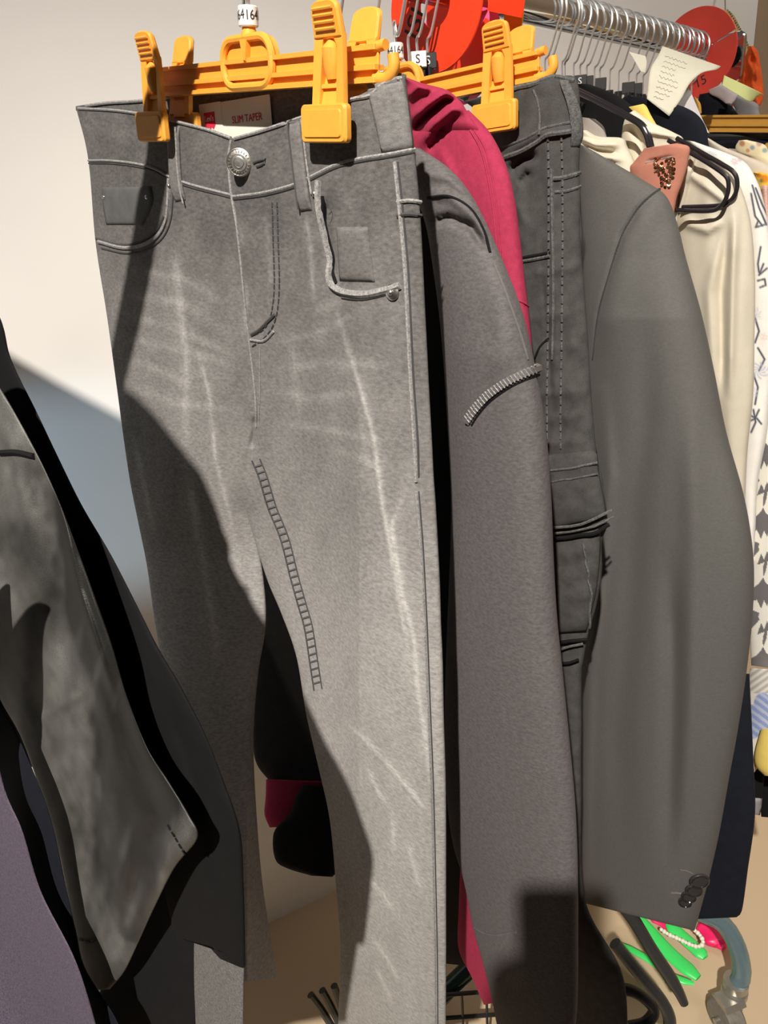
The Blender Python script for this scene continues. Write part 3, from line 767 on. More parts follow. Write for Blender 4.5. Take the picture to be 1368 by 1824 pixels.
# inseam ladder
ins = [(449, 820), (462, 852), (478, 905), (500, 960), (518, 1030), (532, 1080), (543, 1120), (553, 1185), (560, 1230)]
seam(JR, ins, 0.0014, MAT['denim_thread'], jeans, 'inseam', 0.0)
seam(JR, [(a + 14, b - 3) for a, b in ins], 0.0012, MAT['denim_thread'], jeans, 'inseam', 0.0)
mb = MB(); q = catmull(ins, 34)
for k in range(1, 33):
    p1, p2 = on(JR, q[k][0] + 1, q[k][1], 0.0004)[0], on(JR, q[k][0] + 14, q[k][1] - 4, 0.0004)[0]; tube(mb, [p1, (p1 + p2) / 2, p2], 0.0011, 5)
mb.build('inseam_puckers', MAT['denim_dark'], jeans)
# outseam
seam(JR, [(704, 288), (712, 370), (722, 480), (727, 580), (732, 680), (738, 780), (742, 858)], 0.0017, MAT['denim_edge'], jeans, 'outseam', 0.0005)
seam(JR, [(708, 288), (717, 370), (727, 480), (732, 580), (737, 680), (744, 780), (746, 850)], 0.0010, MAT['denim_thread'], jeans, 'stitching', 0.0)
seam(JR, [(742, 875), (750, 980), (757, 1120), (762, 1250), (768, 1400), (772, 1560), (775, 1700), (776, 1850)], 0.0011, MAT['denim_edge'], jeans, 'outseam')
seam(JR, [(746, 875), (754, 980), (761, 1120), (766, 1250), (772, 1400), (776, 1560), (779, 1700), (780, 1850)], 0.0008, MAT['denim_thread'], jeans, 'stitching', 0.0)
for yy in (360, 384): seam(JR, [(708, yy), (728, yy - 3), (750, yy)], 0.0015, MAT['denim_edge' if yy == 360 else 'denim_thread'], jeans, 'bartack', 0.0006)
# right pocket
pk = [(568, 322), (567, 352), (572, 395), (581, 435), (588, 462), (586, 488), (592, 508), (615, 521), (650, 524), (685, 517), (714, 508)]
seam(JR, pk, 0.0030, MAT['denim_edge'], jeans, 'pocket_edge', 0.0006); seam(JR, [(x + 7, y - 3) for x, y in pk[1:-4]], 0.0022, MAT['deep_black'], jeans, 'pocket_gap', -0.0008)
seam(JR, [(x - 6 + .02 * i, y + 9) for i, (x, y) in enumerate(pk[7:])], 0.0012, MAT['denim_thread'], jeans, 'stitching', 0.0)
flap(JR, [(612, 312, 690, 300), (604, 355, 694, 350), (600, 402, 698, 400)], 0.0015, MAT['denim_dark'], jeans, 'pocket_facing') if 0 else None
flap(JR, [(600, 404, 655, 404), (602, 440, 660, 445), (606, 500, 668, 502)], 0.0022, MAT['denim'], jeans, 'coin_pocket')
bpy.data.objects['coin_pocket'].data.color_attributes.new('Col', 'FLOAT_COLOR', 'POINT')
_n = len(bpy.data.objects['coin_pocket'].data.vertices)
bpy.data.objects['coin_pocket'].data.color_attributes['Col'].data.foreach_set('color', [0.72, 0.72, 0.72, 1.0] * _n)
seam(JR, [(586, 382), (591, 376), (592, 388), (588, 398)], 0.0022, MAT['deep_black'], jeans, 'pocket_gap', -0.002)
# left pockets
pk = [(302, 318), (301, 352), (297, 390), (283, 418), (256, 436), (220, 441), (176, 430)]
seam(JL, pk, 0.0021, MAT['denim_edge'], jeans, 'pocket_edge', 0.0006); seam(JL, [(x + 8 - .5 * i, y + 2 * i) for i, (x, y) in enumerate(pk)], 0.0010, MAT['denim_thread'], jeans, 'stitching')
seam(JL, [(x - 5, y - 5) for x, y in pk[2:]], 0.0016, MAT['denim_thread'], jeans, 'pocket_gap', -0.0003)
flap(JL, [(182, 334, 270, 332), (184, 365, 272, 362), (190, 400, 255, 400)], 0.0012, MAT['denim_dark'], jeans, 'coin_pocket')
seam(JL, [(196, 350), (225, 351), (252, 350)], 0.0006, MAT['denim_thread'], jeans, 'stitching', 0.0012)
def stud(g, x, y, r, nm, par, m='nickel', dome=0.001, h=0.0012, lift=0.0008):
    p, n = on(g, x, y, lift); mb = MB(); disc(mb, p, n, r, h, 20, dome); return mb.build(nm, MAT[m], par), p, n
for g, x, y in ((JL, 187, 351), (JL, 263, 351), (JL, 302, 331), (JR, 561, 345)): stud(g, x, y, 0.0022, 'rivet', jeans)
stud(JR, 700, 520, 0.0062, 'rivet', jeans); stud(JR, 700, 520, 0.0022, 'rivet', jeans, lift=0.0030)
# button
mb = MB(); p, n = on(J, 434, 289, 0.004); n = n * .35 + (C - p) / np.linalg.norm(C - p) * .65; n /= np.linalg.norm(n); a = np.cross(n, [0, 0, 1.]); a /= np.linalg.norm(a); b = np.cross(a, n)
disc(mb, p, n, 0.0112, 0.0022, 32, 0.0005)
for rr in (0.0105, 0.0068, 0.0042): tube(mb, [p + n * 0.0026 + rr * (math.cos(t) * a + math.sin(t) * b) for t in np.linspace(0, 2 * math.pi, 33)], 0.0004, 5)
for t in np.linspace(0, 2 * math.pi, 22, endpoint=False): tube(mb, [p + n * 0.0027 + r_ * (math.cos(t) * a + math.sin(t) * b) for r_ in (0.0078, 0.0096)], 0.0003, 4)
mb.build('button', MAT['nickel'], jeans)
seam(J, [(452, 290), (462, 286), (474, 284), (470, 292), (458, 297)], 0.0011, MAT['denim_thread'], jeans, 'buttonhole', 0.0004)
# belt loops
def loop(g, pts, w, m='denim', par=None, nm='belt_loop', h=0.0035):
    q = catmull(pts, 24); V = []; fc = []
    for i, (x, y) in enumerate(q):
        t = i / 23; k = h * min(1, 6 * min(t, 1 - t) + .25)
        tx = q[min(i + 1, 23)] - q[max(i - 1, 0)]; tx = np.array([-tx[1], tx[0]]) / np.linalg.norm(tx)
        for sx, kk in ((-1, 0.0), (-1, 1), (-.7, 1.15), (0, 1.0), (.7, 1.15), (1, 1), (1, 0)):
            pp, n = on(g, x + tx[0] * w * sx, y + tx[1] * w * sx, -0.0005); V.append(pp + n * kk * k)
    for i in range(23):
        for k in range(7): fc.append((i * 7 + k, i * 7 + (k + 1) % 7, i * 7 + 7 + (k + 1) % 7, i * 7 + 7 + k))
    fc += [tuple(range(7)), tuple(23 * 7 + k for k in range(6, -1, -1))]
    o = obj(nm, V, fc, MAT[m], par, recalc=True, col=np.full((len(V), 3), 0.78)); return o
loop(JL, [(311, 224), (312, 260), (314, 300), (317, 330), (322, 358)], 9, par=jeans)
loop(JR, [(525, 214), (530, 250), (536, 300), (541, 340), (546, 376)], 10, par=jeans)
seam(JL, [(318, 226), (320, 260), (322, 300), (327, 340), (332, 362)], 0.0009, MAT['denim_edge'], jeans, 'stitching', 0.0036)
seam(JR, [(518, 214), (522, 250), (528, 300), (533, 340), (537, 372)], 0.0008, MAT['denim_thread'], jeans, 'stitching', 0.0036)
seam(JR, [(538, 212), (544, 260), (549, 300), (556, 345)], 0.0009, MAT['denim_edge'], jeans, 'stitching', 0.001)
# ribbed side panel of the waistband
flap(JR, [(652, 150, 716, 138), (664, 200, 728, 190), (680, 272, 736, 264)], 0.0016, MAT['denim'], jeans, 'elastic_panel')
_o = bpy.data.objects['elastic_panel']; _o.data.color_attributes.new('Col', 'FLOAT_COLOR', 'POINT'); _o.data.color_attributes['Col'].data.foreach_set('color', [0.9, 0.9, 0.9, 1.0] * len(_o.data.vertices))
# label in the back waistband
o_, n_ = on(jbv, 425, 205, 0.0022); a_, _ = on(jbv, 370, 213, 0.0022); b_, _ = on(jbv, 478, 198, 0.0022)
xx = b_ - a_; wl = np.linalg.norm(xx); xx /= wl; zz = np.array([0, 0, 1.0]); zz = zz - xx * (zz @ xx); zz /= np.linalg.norm(zz); nn = np.cross(xx, zz); nn = nn if (C - o_) @ nn > 0 else -nn
fr = frame(o_ + nn * 0.001, xx, nn, zz)
mb = MB(); rprism(mb, fr, rrect(-0.60 * wl, 0.55 * wl, -0.030, 0.012, 0.001), -0.0006, 0.0, 0.0002)
lab = mb.build('brand_label', MAT['label'], jeans, smooth=False)
mb = MB(); rprism(mb, fr, rrect(-0.60 * wl, -0.22 * wl, -0.030, 0.0125, 0.001), 0.0, 0.0010, 0.0002); l2 = mb.build('label_tab', MAT['label'], lab, smooth=False)
mb = MB(); w_ = 0.0082; cx, cz = -0.43 * wl, -0.0015
rprism(mb, fr, [(cx + a_ * w_, cz + b_ * w_) for a_, b_ in ((-1.05, .8), (1.05, .8), (1.0, -.55), (.62, -.95), (.25, -.72), (0, -1.0), (-.25, -.72), (-.62, -.95), (-1.0, -.55))], 0.0011, 0.0014, 0.0001)
bt = mb.build('red_emblem', MAT['red_print'], lab, smooth=False)
text('emblem_lettering', "Levi's", 0.0068, MAT['white_ink'], fr(cx, 0.0017, cz + 0.0012), xx, zz, bt, 0.0001, sx=.95)
text('label_lettering', '\u25B8SLIM TAPER', 0.0082, MAT['red_print'], fr(0.17 * wl, 0.0003, -0.0045), xx, zz, lab, 0.0001, sx=1.05) if 0 else text('label_lettering', 'SLIM TAPER', 0.0085, MAT['red_print'], fr(0.175 * wl, 0.0003, -0.004), xx, zz, lab, 0.0001)

# ---------------------------------------------------------------- charcoal sweatshirt behind the jeans
SP = Plane(0.085, -46)
sw = thing('sweatshirt', 'charcoal drop-shoulder sweatshirt with its sleeve hanging between jeans and cargo trousers', 'sweatshirt', (*rail(0.085)[:2], 0.5))
sb = lambda a, b: SP.depth(a, b)
SB = cloth('body', [(470, 700, 785, 320), (470, 760, 830, 400), (465, 900, 850, 500), (460, 1050, 850, 700), (456, 1180, 850, 900), (450, 1290, 850, 1100), (455, 1355, 850, 1300), (480, 1392, 850, 1420)],
           lambda a, b: np.minimum(SP.depth(a, b), 1.1) + 0.05 * sstep(b, 200, 500), 0.02, MAT['jumper_shaded_sweat'], sw, nu=60, nv=90)  # charcoal body in a darker fabric, its shade put into the colour
sl = [(712, 258, 748, 264), (716, 300, 800, 300), (738, 345, 838, 345), (758, 400, 872, 410), (770, 470, 902, 480), (782, 560, 932, 560), (790, 650, 953, 650), (797, 760, 972, 760), (803, 880, 982, 880), (802, 980, 986, 980), (797, 1100, 992, 1090),
      (793, 1220, 1003, 1200), (792, 1320, 1016, 1330), (796, 1420, 1025, 1430), (806, 1500, 1029, 1520), (826, 1570, 1030, 1600), (842, 1650, 1030, 1670), (856, 1700, 1030, 1730), (872, 1762, 1028, 1800), (890, 1850, 1020, 1870)]
def swf(PX, PY, U, V):
    f = 0.004 * vnoise(PX, PY, 90, 300, 11) + 0.0012 * vnoise(PX, PY, 40, 90, 12)
    f = f + ridge(PX, PY, [(752, 345), (800, 350), (845, 385), (868, 440)], 9, 0.005) - ridge(PX, PY, [(758, 398), (800, 388), (840, 405), (866, 445)], 8, 0.010)
    f = f + ridge(PX, PY, [(752, 310), (800, 318), (835, 350)], 8, 0.004) + ridge(PX, PY, [(850, 640), (800, 900), (830, 1200)], 26, 0.004)
    f = f - 0.012 * sstep(-(PY - 400) / 30, 0, 1) * 0 + ridge(PX, PY, [(880, 470), (900, 600), (880, 690)], 24, 0.005)
    return f
SS = cloth('sleeve', sl, lambda a, b: SP.depth(a, b) - 0.01, lambda V: 0.012 + 0.035 * np.clip(V * 4, 0, 1), MAT['sweat'], sw, nu=90, nv=260, folds=swf, back=0.03)
arm = [(832, 752), (845, 732), (868, 706), (900, 682), (930, 667), (958, 656)]
seam(SS, arm, 0.0042, MAT['sweat_seam'], sw, 'overlock_seam', -0.0015)
mb = MB()
for (x, y) in line(SS, arm, 6)[1:-1]:
    p1, p2 = on(SS, x - 4, y - 7, 0.0022)[0], on(SS, x + 5, y + 5, 0.0022)[0]; tube(mb, [p1, (p1 + p2) / 2, p2], 0.0007, 4)
mb.build('overlock_stitching', MAT['denim_edge'], sw)
seam(SS, [(840, 758), (850, 742), (872, 716), (905, 692), (935, 677), (960, 668)], 0.0012, MAT['deep_black'], sw, 'seam_crease', -0.0004)
seam(SS, [(846, 1652), (862, 1662), (885, 1666), (920, 1660)], 0.0014, MAT['sweat_seam'], sw, 'cuff_seam')
seam(SS, [(762, 352), (800, 350), (838, 372), (862, 412), (873, 450)], 0.0012, MAT['deep_black'], sw, 'collar_seam', 0.0)
seam(SS, [(880, 470), (900, 520), (925, 590), (940, 640)], 0.0008, MAT['sweat_seam'], sw, 'shoulder_seam')

# ---------------------------------------------------------------- maroon hoodie
HP = Plane(0.125, -46)
hd = thing('hooded_sweatshirt', 'maroon hooded sweatshirt slumped between the charcoal sweatshirt and the cargo trousers', 'sweatshirt', (*rail(0.125)[:2], 0.5))
def hf(PX, PY, U, V):
    f = 0.003 * vnoise(PX, PY, 60, 120, 21)
    f = f + ridge(PX, PY, [(730, 215), (765, 185), (795, 166), (820, 170)], 9, 0.012) - ridge(PX, PY, [(735, 232), (765, 200), (792, 178), (808, 178)], 6, 0.016)
    f = f + ridge(PX, PY, [(745, 262), (775, 220), (805, 195), (830, 195)], 9, 0.010) - ridge(PX, PY, [(762, 270), (785, 235), (800, 218)], 5, 0.006)
    f = f + ridge(PX, PY, [(722, 175), (745, 155), (770, 160)], 8, 0.008) + ridge(PX, PY, [(780, 262), (800, 300), (830, 400)], 8, 0.003)
    return f
HB = cloth('hood', [(714, 136, 722, 137), (718, 150, 752, 148), (722, 175, 795, 160), (728, 210, 820, 180), (736, 240, 832, 198), (750, 270, 850, 225), (770, 300, 880, 262)], lambda a, b: HP.depth(a, b) - 0.020 + 0.030 * sstep(b, 215, 290), lambda V: 0.018 * (1 - .6 * V), MAT['maroon'], hd, nu=60, nv=60, folds=hf, back=0.03)
HS = cloth('sleeve', [(718, 225, 835, 196), (722, 260, 872, 235), (740, 320, 900, 290), (790, 380, 916, 350), (820, 430, 926, 420), (850, 480, 934, 490), (870, 530, 941, 550), (880, 600, 948, 620), (880, 700, 955, 720), (860, 900, 970, 900), (840, 1100, 975, 1100), (830, 1300, 975, 1300), (824, 1450, 970, 1450),
                      (820, 1540, 960, 1560), (817, 1620, 950, 1640), (817, 1690, 940, 1700), (840, 1740, 930, 1750), (862, 1790, 900, 1782)], lambda a, b: HP.depth(a, b) - 0.006 * (b < 800), lambda V: 0.02 + 0.01 * V, MAT['maroon'], hd, nu=60, nv=180, folds=hf, back=0.02)
seam(HS, [(838, 232), (858, 270), (874, 340), (884, 420), (888, 500)], 0.0010, MAT['maroon'], hd, 'shoulder_seam')
seam(HS, [(845, 232), (866, 270), (881, 340), (890, 420), (894, 500)], 0.0008, MAT['maroon'], hd, 'shoulder_seam')
seam(HS, [(912, 532), (926, 536), (942, 546)], 0.0010, MAT['maroon'], hd, 'sleeve_seam')
cloth('hem_band', [(474, 1388, 600, 1392), (473, 1420, 600, 1420), (471, 1450, 590, 1448), (480, 1474, 575, 1470)], lambda a, b: 0 * a + 1.13, 0.015, MAT['maroon'], hd, nu=30, nv=20)
ub = cloth('undershirt', [(540, 1398, 610, 1404), (526, 1420, 612, 1424), (516, 1450, 612, 1450), (488, 1482, 610, 1480), (490, 1530, 608, 1530), (512, 1547, 604, 1549), (555, 1560, 592, 1562)], lambda a, b: 0 * a + 1.10, 0.015, MAT['deep_black'],
           label='black top whose ragged hem shows below the maroon hem between the jeans legs', cat='top', nu=30, nv=30)

# ---------------------------------------------------------------- black cargo trousers
cg = thing('cargo_trousers', 'washed black cargo trousers with side leg pocket, on the second yellow hanger', 'trousers', (*rail(0.2)[:2], 0.6))
def cf(PX, PY, U, V):
    f = 0.003 * vnoise(PX, PY, 40, 50, 31) + 0.0018 * vnoise(PX, PY, 16, 24, 32)
    f = f - ridge(PX, PY, [(905, 310), (930, 285), (960, 275)], 9, 0.010) - ridge(PX, PY, [(925, 330), (945, 305)], 8, 0.008) + ridge(PX, PY, [(915, 350), (935, 400), (925, 450)], 10, 0.004)
    f = f + ridge(PX, PY, [(905, 270), (960, 238), (1025, 232)], 7, 0.004) + ridge(PX, PY, [(975, 260), (985, 400), (990, 600), (985, 750)], 9, 0.003)
    for y in (480, 560, 620, 700, 745, 790, 870, 905): f = f + ridge(PX, PY, [(930, y + 10), (990, y), (1040, y - 6)], 8, 0.002)
    for y in (985, 1020, 1060, 1110): f = f + ridge(PX, PY, [(980, y + 12), (1020, y), (1060, y - 12)], 9, 0.003)
    f = f - ridge(PX, PY, [(965, 470), (985, 740)], 5, .002)
    return f
cst = [(826, 180, 990, 136), (850, 200, 1027, 142), (870, 240, 1034, 225), (880, 290, 1032, 300), (890, 350, 1034, 350), (900, 420, 1034, 430), (905, 500, 1040, 500), (915, 580, 1046, 580), (930, 660, 1052, 680), (940, 740, 1058, 760),
       (950, 800, 1064, 810), (955, 860, 1074, 860), (960, 920, 1082, 930), (962, 960, 1072, 965), (965, 1020, 1072, 1020), (968, 1080, 1062, 1080), (970, 1130, 1048, 1130), (975, 1170, 1040, 1172), (980, 1200, 1036, 1200), (985, 1280, 1036, 1280), (990, 1400, 1036, 1400), (1000, 1600, 1042, 1600), (1010, 1760, 1110, 1740), (1010, 1900, 1118, 1900)]
CG = cloth('trouser_leg', cst, CP, lambda V: 0.018 + 0.0 * V, MAT['cargo'], cg, nu=90, nv=300, folds=cf, back=0.02)
seam(CG, [(900, 280), (930, 268), (958, 252), (975, 240), (1000, 236), (1030, 232)], 0.0022, MAT['cargo_edge'], cg, 'waist_seam')
seam(CG, [(895, 262), (930, 250), (958, 235), (972, 228), (1028, 215)], 0.0012, MAT['cargo_edge'], cg, 'waist_seam')
seam(CG, [(852, 196), (905, 162), (950, 150), (985, 138), (1022, 144)], 0.0022, MAT['cargo_edge'], cg, 'waist_edge')
seam(CG, [(950, 160), (958, 180), (962, 210), (960, 240)], 0.0012, MAT['cargo_edge'], cg, 'waist_seam')
loop(CG, [(1003, 140), (1014, 170), (1022, 200), (1025, 232), (1024, 262)], 8, m='cargo_edge', par=cg)
for x in (976, 1000): seam(CG, [(x, 240), (x + 2, 330), (x + 2, 430), (x + 1, 560), (x - 1, 700), (x - 1, 800)], 0.0012, MAT['cargo_edge'], cg, 'outseam', 0.0005, dash=(6, 2))
seam(CG, [(982, 300), (984, 400), (986, 520), (984, 640)], 0.0016, MAT['cargo_edge'], cg, 'outseam', 0.0)
seam(CG, [(985, 318), (1005, 316), (1032, 308)], 0.0020, MAT['cargo_edge'], cg, 'bartack'); seam(CG, [(988, 342), (1010, 340), (1034, 332)], 0.0014, MAT['cargo_edge'], cg, 'bartack')
seam(CG, [(932, 465), (955, 461), (980, 456)], 0.0016, MAT['cargo_edge'], cg, 'pocket_edge'); seam(CG, [(932, 459), (955, 455), (980, 450)], 0.0018, MAT['deep_black'], cg, 'pocket_gap', -0.0004)
seam(CG, [(952, 640), (962, 618), (978, 602)], 0.0012, MAT['deep_black'], cg, 'seam_crease')
pf = flap(CG, [(960, 812, 1062, 802), (962, 860, 1068, 850), (966, 905, 1076, 890), (970, 945, 1080, 922)], 0.006, MAT['cargo'], cg, 'pocket_flap', 20, 20)
pb = flap(CG, [(968, 952, 1070, 938), (972, 1010, 1068, 1000), (974, 1070, 1060, 1062), (974, 1130, 1044, 1126)], 0.005, MAT['cargo'], cg, 'cargo_pocket', 20, 20)
for pts, m, r in (([(965, 838), (1010, 832), (1058, 822)], 'cargo_edge', .0013), ([(968, 860), (1010, 852), (1062, 842)], 'cargo_edge', .001), ([(970, 938), (1020, 934), (1050, 926), (1079, 908)], 'cargo_edge', .0016), ([(972, 948), (1020, 944), (1052, 936), (1081, 920)], 'cargo_edge', .0012), ([(974, 958), (1020, 953), (1058, 944), (1078, 930)], 'deep_black', .0022),
                  ([(1042, 965), (1050, 1020), (1052, 1060), (1046, 1110)], 'cargo_edge', .0014), ([(985, 1142), (1010, 1138), (1042, 1132)], 'deep_black', .002), ([(988, 1160), (1010, 1150), (1036, 1140)], 'cargo_edge', .0015), ([(990, 1175), (1015, 1176), (1030, 1168)], 'deep_black', .0016)):
    seam(CG, pts, r, MAT[m], pf if pts[0][1] < 960 else pb, 'pocket_edge', 0.0068)

# ---------------------------------------------------------------- charcoal blazer
BP = Plane(0.34, -46)
bz = thing('blazer', 'charcoal suit blazer with four dark cuff buttons, right of the cargo trousers', 'blazer', (*rail(0.34)[:2], 0.45))
def bf(PX, PY, U, V):
    f = 0.002 * vnoise(PX, PY, 80, 400, 41)
    f = f - ridge(PX, PY, [(1175, 336), (1135, 375), (1108, 420), (1085, 490), (1066, 560), (1056, 640)], 6, 0.006) + ridge(PX, PY, [(1190, 350), (1150, 385), (1120, 440), (1090, 540), (1075, 640)], 22, 0.005)
    f = f + ridge(PX, PY, [(1075, 700), (1085, 850), (1070, 1000), (1045, 1200), (1040, 1400), (1040, 1600)], 14, 0.010)
    f = f - ridge(PX, PY, [(1150, 560), (1150, 750), (1130, 900), (1120, 1100), (1100, 1300), (1110, 1550)], 26, 0.007)
    f = f - ridge(PX, PY, [(1195, 1000), (1200, 1200), (1195, 1400), (1190, 1540)], 18, 0.010) + ridge(PX, PY, [(1230, 700), (1235, 1000), (1228, 1300), (1210, 1500)], 22, 0.007)
    return f
bst = [(1030, 255, 1045, 262), (1032, 275, 1090, 288), (1032, 310, 1148, 322), (1034, 350, 1187, 350), (1036, 400, 1207, 400), (1038, 460, 1222, 460), (1040, 560, 1250, 560), (1042, 660, 1272, 660), (1045, 760, 1294, 770), (1048, 870, 1322, 870), (1052, 940, 1336, 940), (1050, 1010, 1343, 1010), (1042, 1090, 1341, 1090),
       (1036, 1180, 1332, 1180), (1032, 1280, 1316, 1290), (1028, 1380, 1298, 1390), (1027, 1460, 1282, 1480), (1027, 1530, 1264, 1560), (1028, 1585, 1248, 1620), (1030, 1606, 1237, 1658)]
BZ = cloth('sleeve', bst, BP, lambda V: 0.012 + 0.045 * np.clip(V * 4, 0, 1), MAT['blazer'], bz, nu=110, nv=300, folds=bf, back=0.03)
seam(BZ, [(1175, 337), (1150, 356), (1130, 380), (1108, 420), (1085, 490), (1066, 560), (1056, 640)], 0.0014, MAT['blazer_seam'], bz, 'armhole_seam', -0.0003)
cloth('body', [(1030, 262, 1130, 330), (1030, 500, 1150, 500), (1030, 900, 1160, 900), (1028, 1300, 1160, 1300), (1040, 1560, 1170, 1560)], lambda a, b: BP.depth(a, b) + 0.045, 0.015, MAT['blazer'], bz, nu=30, nv=60)
for i, (x, y, r) in enumerate(((1246, 1559, .0125), (1238, 1578, .011), (1230, 1592, .0095), (1224, 1604, .0085))):
    o, p, n = stud(BZ, x - 4, y, r, 'cuff_button', bz, m='grey_plastic', h=0.003, dome=-0.0006, lift=0.001 + .0035 * (3 - i) * .6)
    mb = MB(); a = np.cross(n, [0, 0, 1.]); a /= np.linalg.norm(a); b = np.cross(a, n)
    tube(mb, [p + n * 0.0032 + r * .86 * (math.cos(t) * a + math.sin(t) * b) for t in np.linspace(0, 2 * math.pi, 25)], 0.0011, 6)
    mb.build('button_rim', MAT['black_gloss'], o)
seam(BZ, [(1196, 1590), (1206, 1590), (1217, 1592)], 0.0016, MAT['sweat_seam'], bz, 'buttonhole')
seam(BZ, [(1212, 1549), (1224, 1551), (1234, 1556)], 0.0007, MAT['sweat_seam'], bz, 'buttonhole')

# ---------------------------------------------------------------- garments further along the rail
def pl_(at): return Plane(at, -46)
def garment(name, label, cat, st, at, mat, th=0.015, nu=30, nv=60, folds=None, col=None, group=None, parent=None, off=0.0, p=2.2, back=None):
    P_ = pl_(at); b = (lambda A, B: P_.depth(A, B) + off)
    nf = folds or (lambda PX, PY, U, V: th * 0.35 * vnoise(PX, PY, 26, 160, int(at * 1000) % 97))
    g = cloth(name, st, b, th, MAT[mat], parent, nu=nu, nv=nv, folds=nf, col=col, label=label, cat=cat, group=group, p=p, back=back); g.base = P_; return g

def motif_petals(PX, PY, cx, cy, r, n=7, rot=0.3):
    d = np.hypot(PX - cx, (PY - cy)); a = np.arctan2(PY - cy, PX - cx) + rot
    rr = r * (0.62 + 0.38 * np.abs(np.cos(a * n / 2)))
    return d, a, rr
def mixc(c, m, rgb): return c * (1 - m[..., None]) + np.array(rgb) * m[..., None]
def lines_mask(PX, PY, L, w): 
    m = np.zeros(PX.shape)
    for q in L: m = np.maximum(m, np.exp(-(pdist(PX, PY, q)[0] / w) ** 2 * 1.2))
    return np.clip(m * 1.3, 0, 1)

# black cardigan shoulder just behind the cargo waistband
garment('cardigan', 'black cardigan shoulder under the double wire hanger, right of the cargo waistband', 'cardigan',
        [(1020, 148, 1050, 150), (1022, 165, 1092, 166), (1024, 185, 1122, 186), (1026, 205, 1150, 215), (1028, 235, 1150, 250), (1030, 275, 1130, 285), (1030, 400, 1120, 400)], 0.50, 'black_long', 0.012)
garment('taupe_shade_piece', 'taupe piece standing for shade on the cream blouse below the black cardigan', 'top',
        [(1030, 208, 1060, 212), (1030, 222, 1075, 226), (1030, 245, 1082, 248), (1030, 300, 1100, 300)], 0.445, 'taupe', 0.012)  # shadow on the cream blouse, put in as its own taupe piece
garment('blouse', 'folded cream blouse peeking over the blazer shoulder beside the black cardigan', 'blouse',
        [(1030, 232, 1045, 232), (1030, 240, 1066, 243), (1030, 252, 1108, 246), (1030, 270, 1118, 262), (1035, 300, 1135, 305), (1040, 400, 1140, 400)], 0.435, 'cream', 0.016,
        folds=lambda PX, PY, U, V: ridge(PX, PY, [(1030, 245), (1060, 258), (1105, 258)], 5, 0.008) + ridge(PX, PY, [(1035, 262), (1070, 278), (1110, 285)], 5, 0.007) - ridge(PX, PY, [(1035, 254), (1065, 268), (1100, 272)], 4, .006))
garment('blouse', 'cream high-necked blouse with its collar standing beside the yellow lining', 'blouse',
        [(1118, 203, 1130, 196), (1112, 215, 1162, 218), (1108, 235, 1200, 236), (1106, 262, 1218, 250), (1106, 300, 1216, 290), (1110, 360, 1210, 360), (1110, 460, 1200, 460)], 0.455, 'cream', 0.014,
        folds=lambda PX, PY, U, V: ridge(PX, PY, [(1125, 205), (1155, 235), (1210, 244)], 5, 0.006) - ridge(PX, PY, [(1120, 222), (1140, 250), (1150, 290)], 6, .006))
garment('yellow_jacket', 'yellow garment whose collar corner rises behind the cream high-necked blouse', 'jacket',
        [(1113, 192, 1146, 185), (1120, 202, 1152, 190), (1128, 214, 1160, 206), (1136, 224, 1172, 226), (1150, 232, 1180, 236), (1150, 300, 1180, 300)], 0.50, 'yellow_cloth', 0.008)
garment('dark_jacket', 'blue-black jacket shoulder sloping down beside the paper note', 'jacket',
        [(1112, 172, 1140, 172), (1100, 186, 1190, 182), (1120, 196, 1222, 192), (1150, 206, 1244, 206), (1165, 222, 1258, 228), (1180, 245, 1262, 256), (1190, 300, 1270, 300)], 0.60, 'navy', 0.014)
cam_ = garment('camisole', 'rose-brown camisole top with copper sequins, lying over the blazer shoulder', 'camisole',
        [(1148, 264, 1206, 255), (1140, 275, 1228, 262), (1128, 290, 1226, 285), (1122, 300, 1222, 305), (1130, 330, 1214, 330), (1150, 360, 1204, 360), (1150, 420, 1196, 420)], 0.415, 'pink_cloth', 0.010,
        folds=lambda PX, PY, U, V: -ridge(PX, PY, [(1152, 288), (1175, 284), (1198, 279)], 3, .004))
seam(cam_, [(1150, 290), (1168, 286), (1184, 281), (1200, 279)], 0.0010, MAT['taupe'], cam_.o, 'strap_seam')
rs = random.Random(3); mb = MB()
for k in range(85):
    x = rs.uniform(1165, 1205); y = rs.uniform(281, 335)
    if x > 1207 - (y - 280) * .22 or x < 1166 + (y - 300) * .45: continue
    p, n = on(cam_, x, y, 0.0006); t = n + np.array([rs.uniform(-.5, .5), rs.uniform(-.5, .5), rs.uniform(-.5, .5)]); disc(mb, p, t, 0.0019, 0.0004, 8)
sq = mb.build('sequins', MAT['copper_sequin'], cam_.o, smooth=False); sq['kind'] = 'stuff'

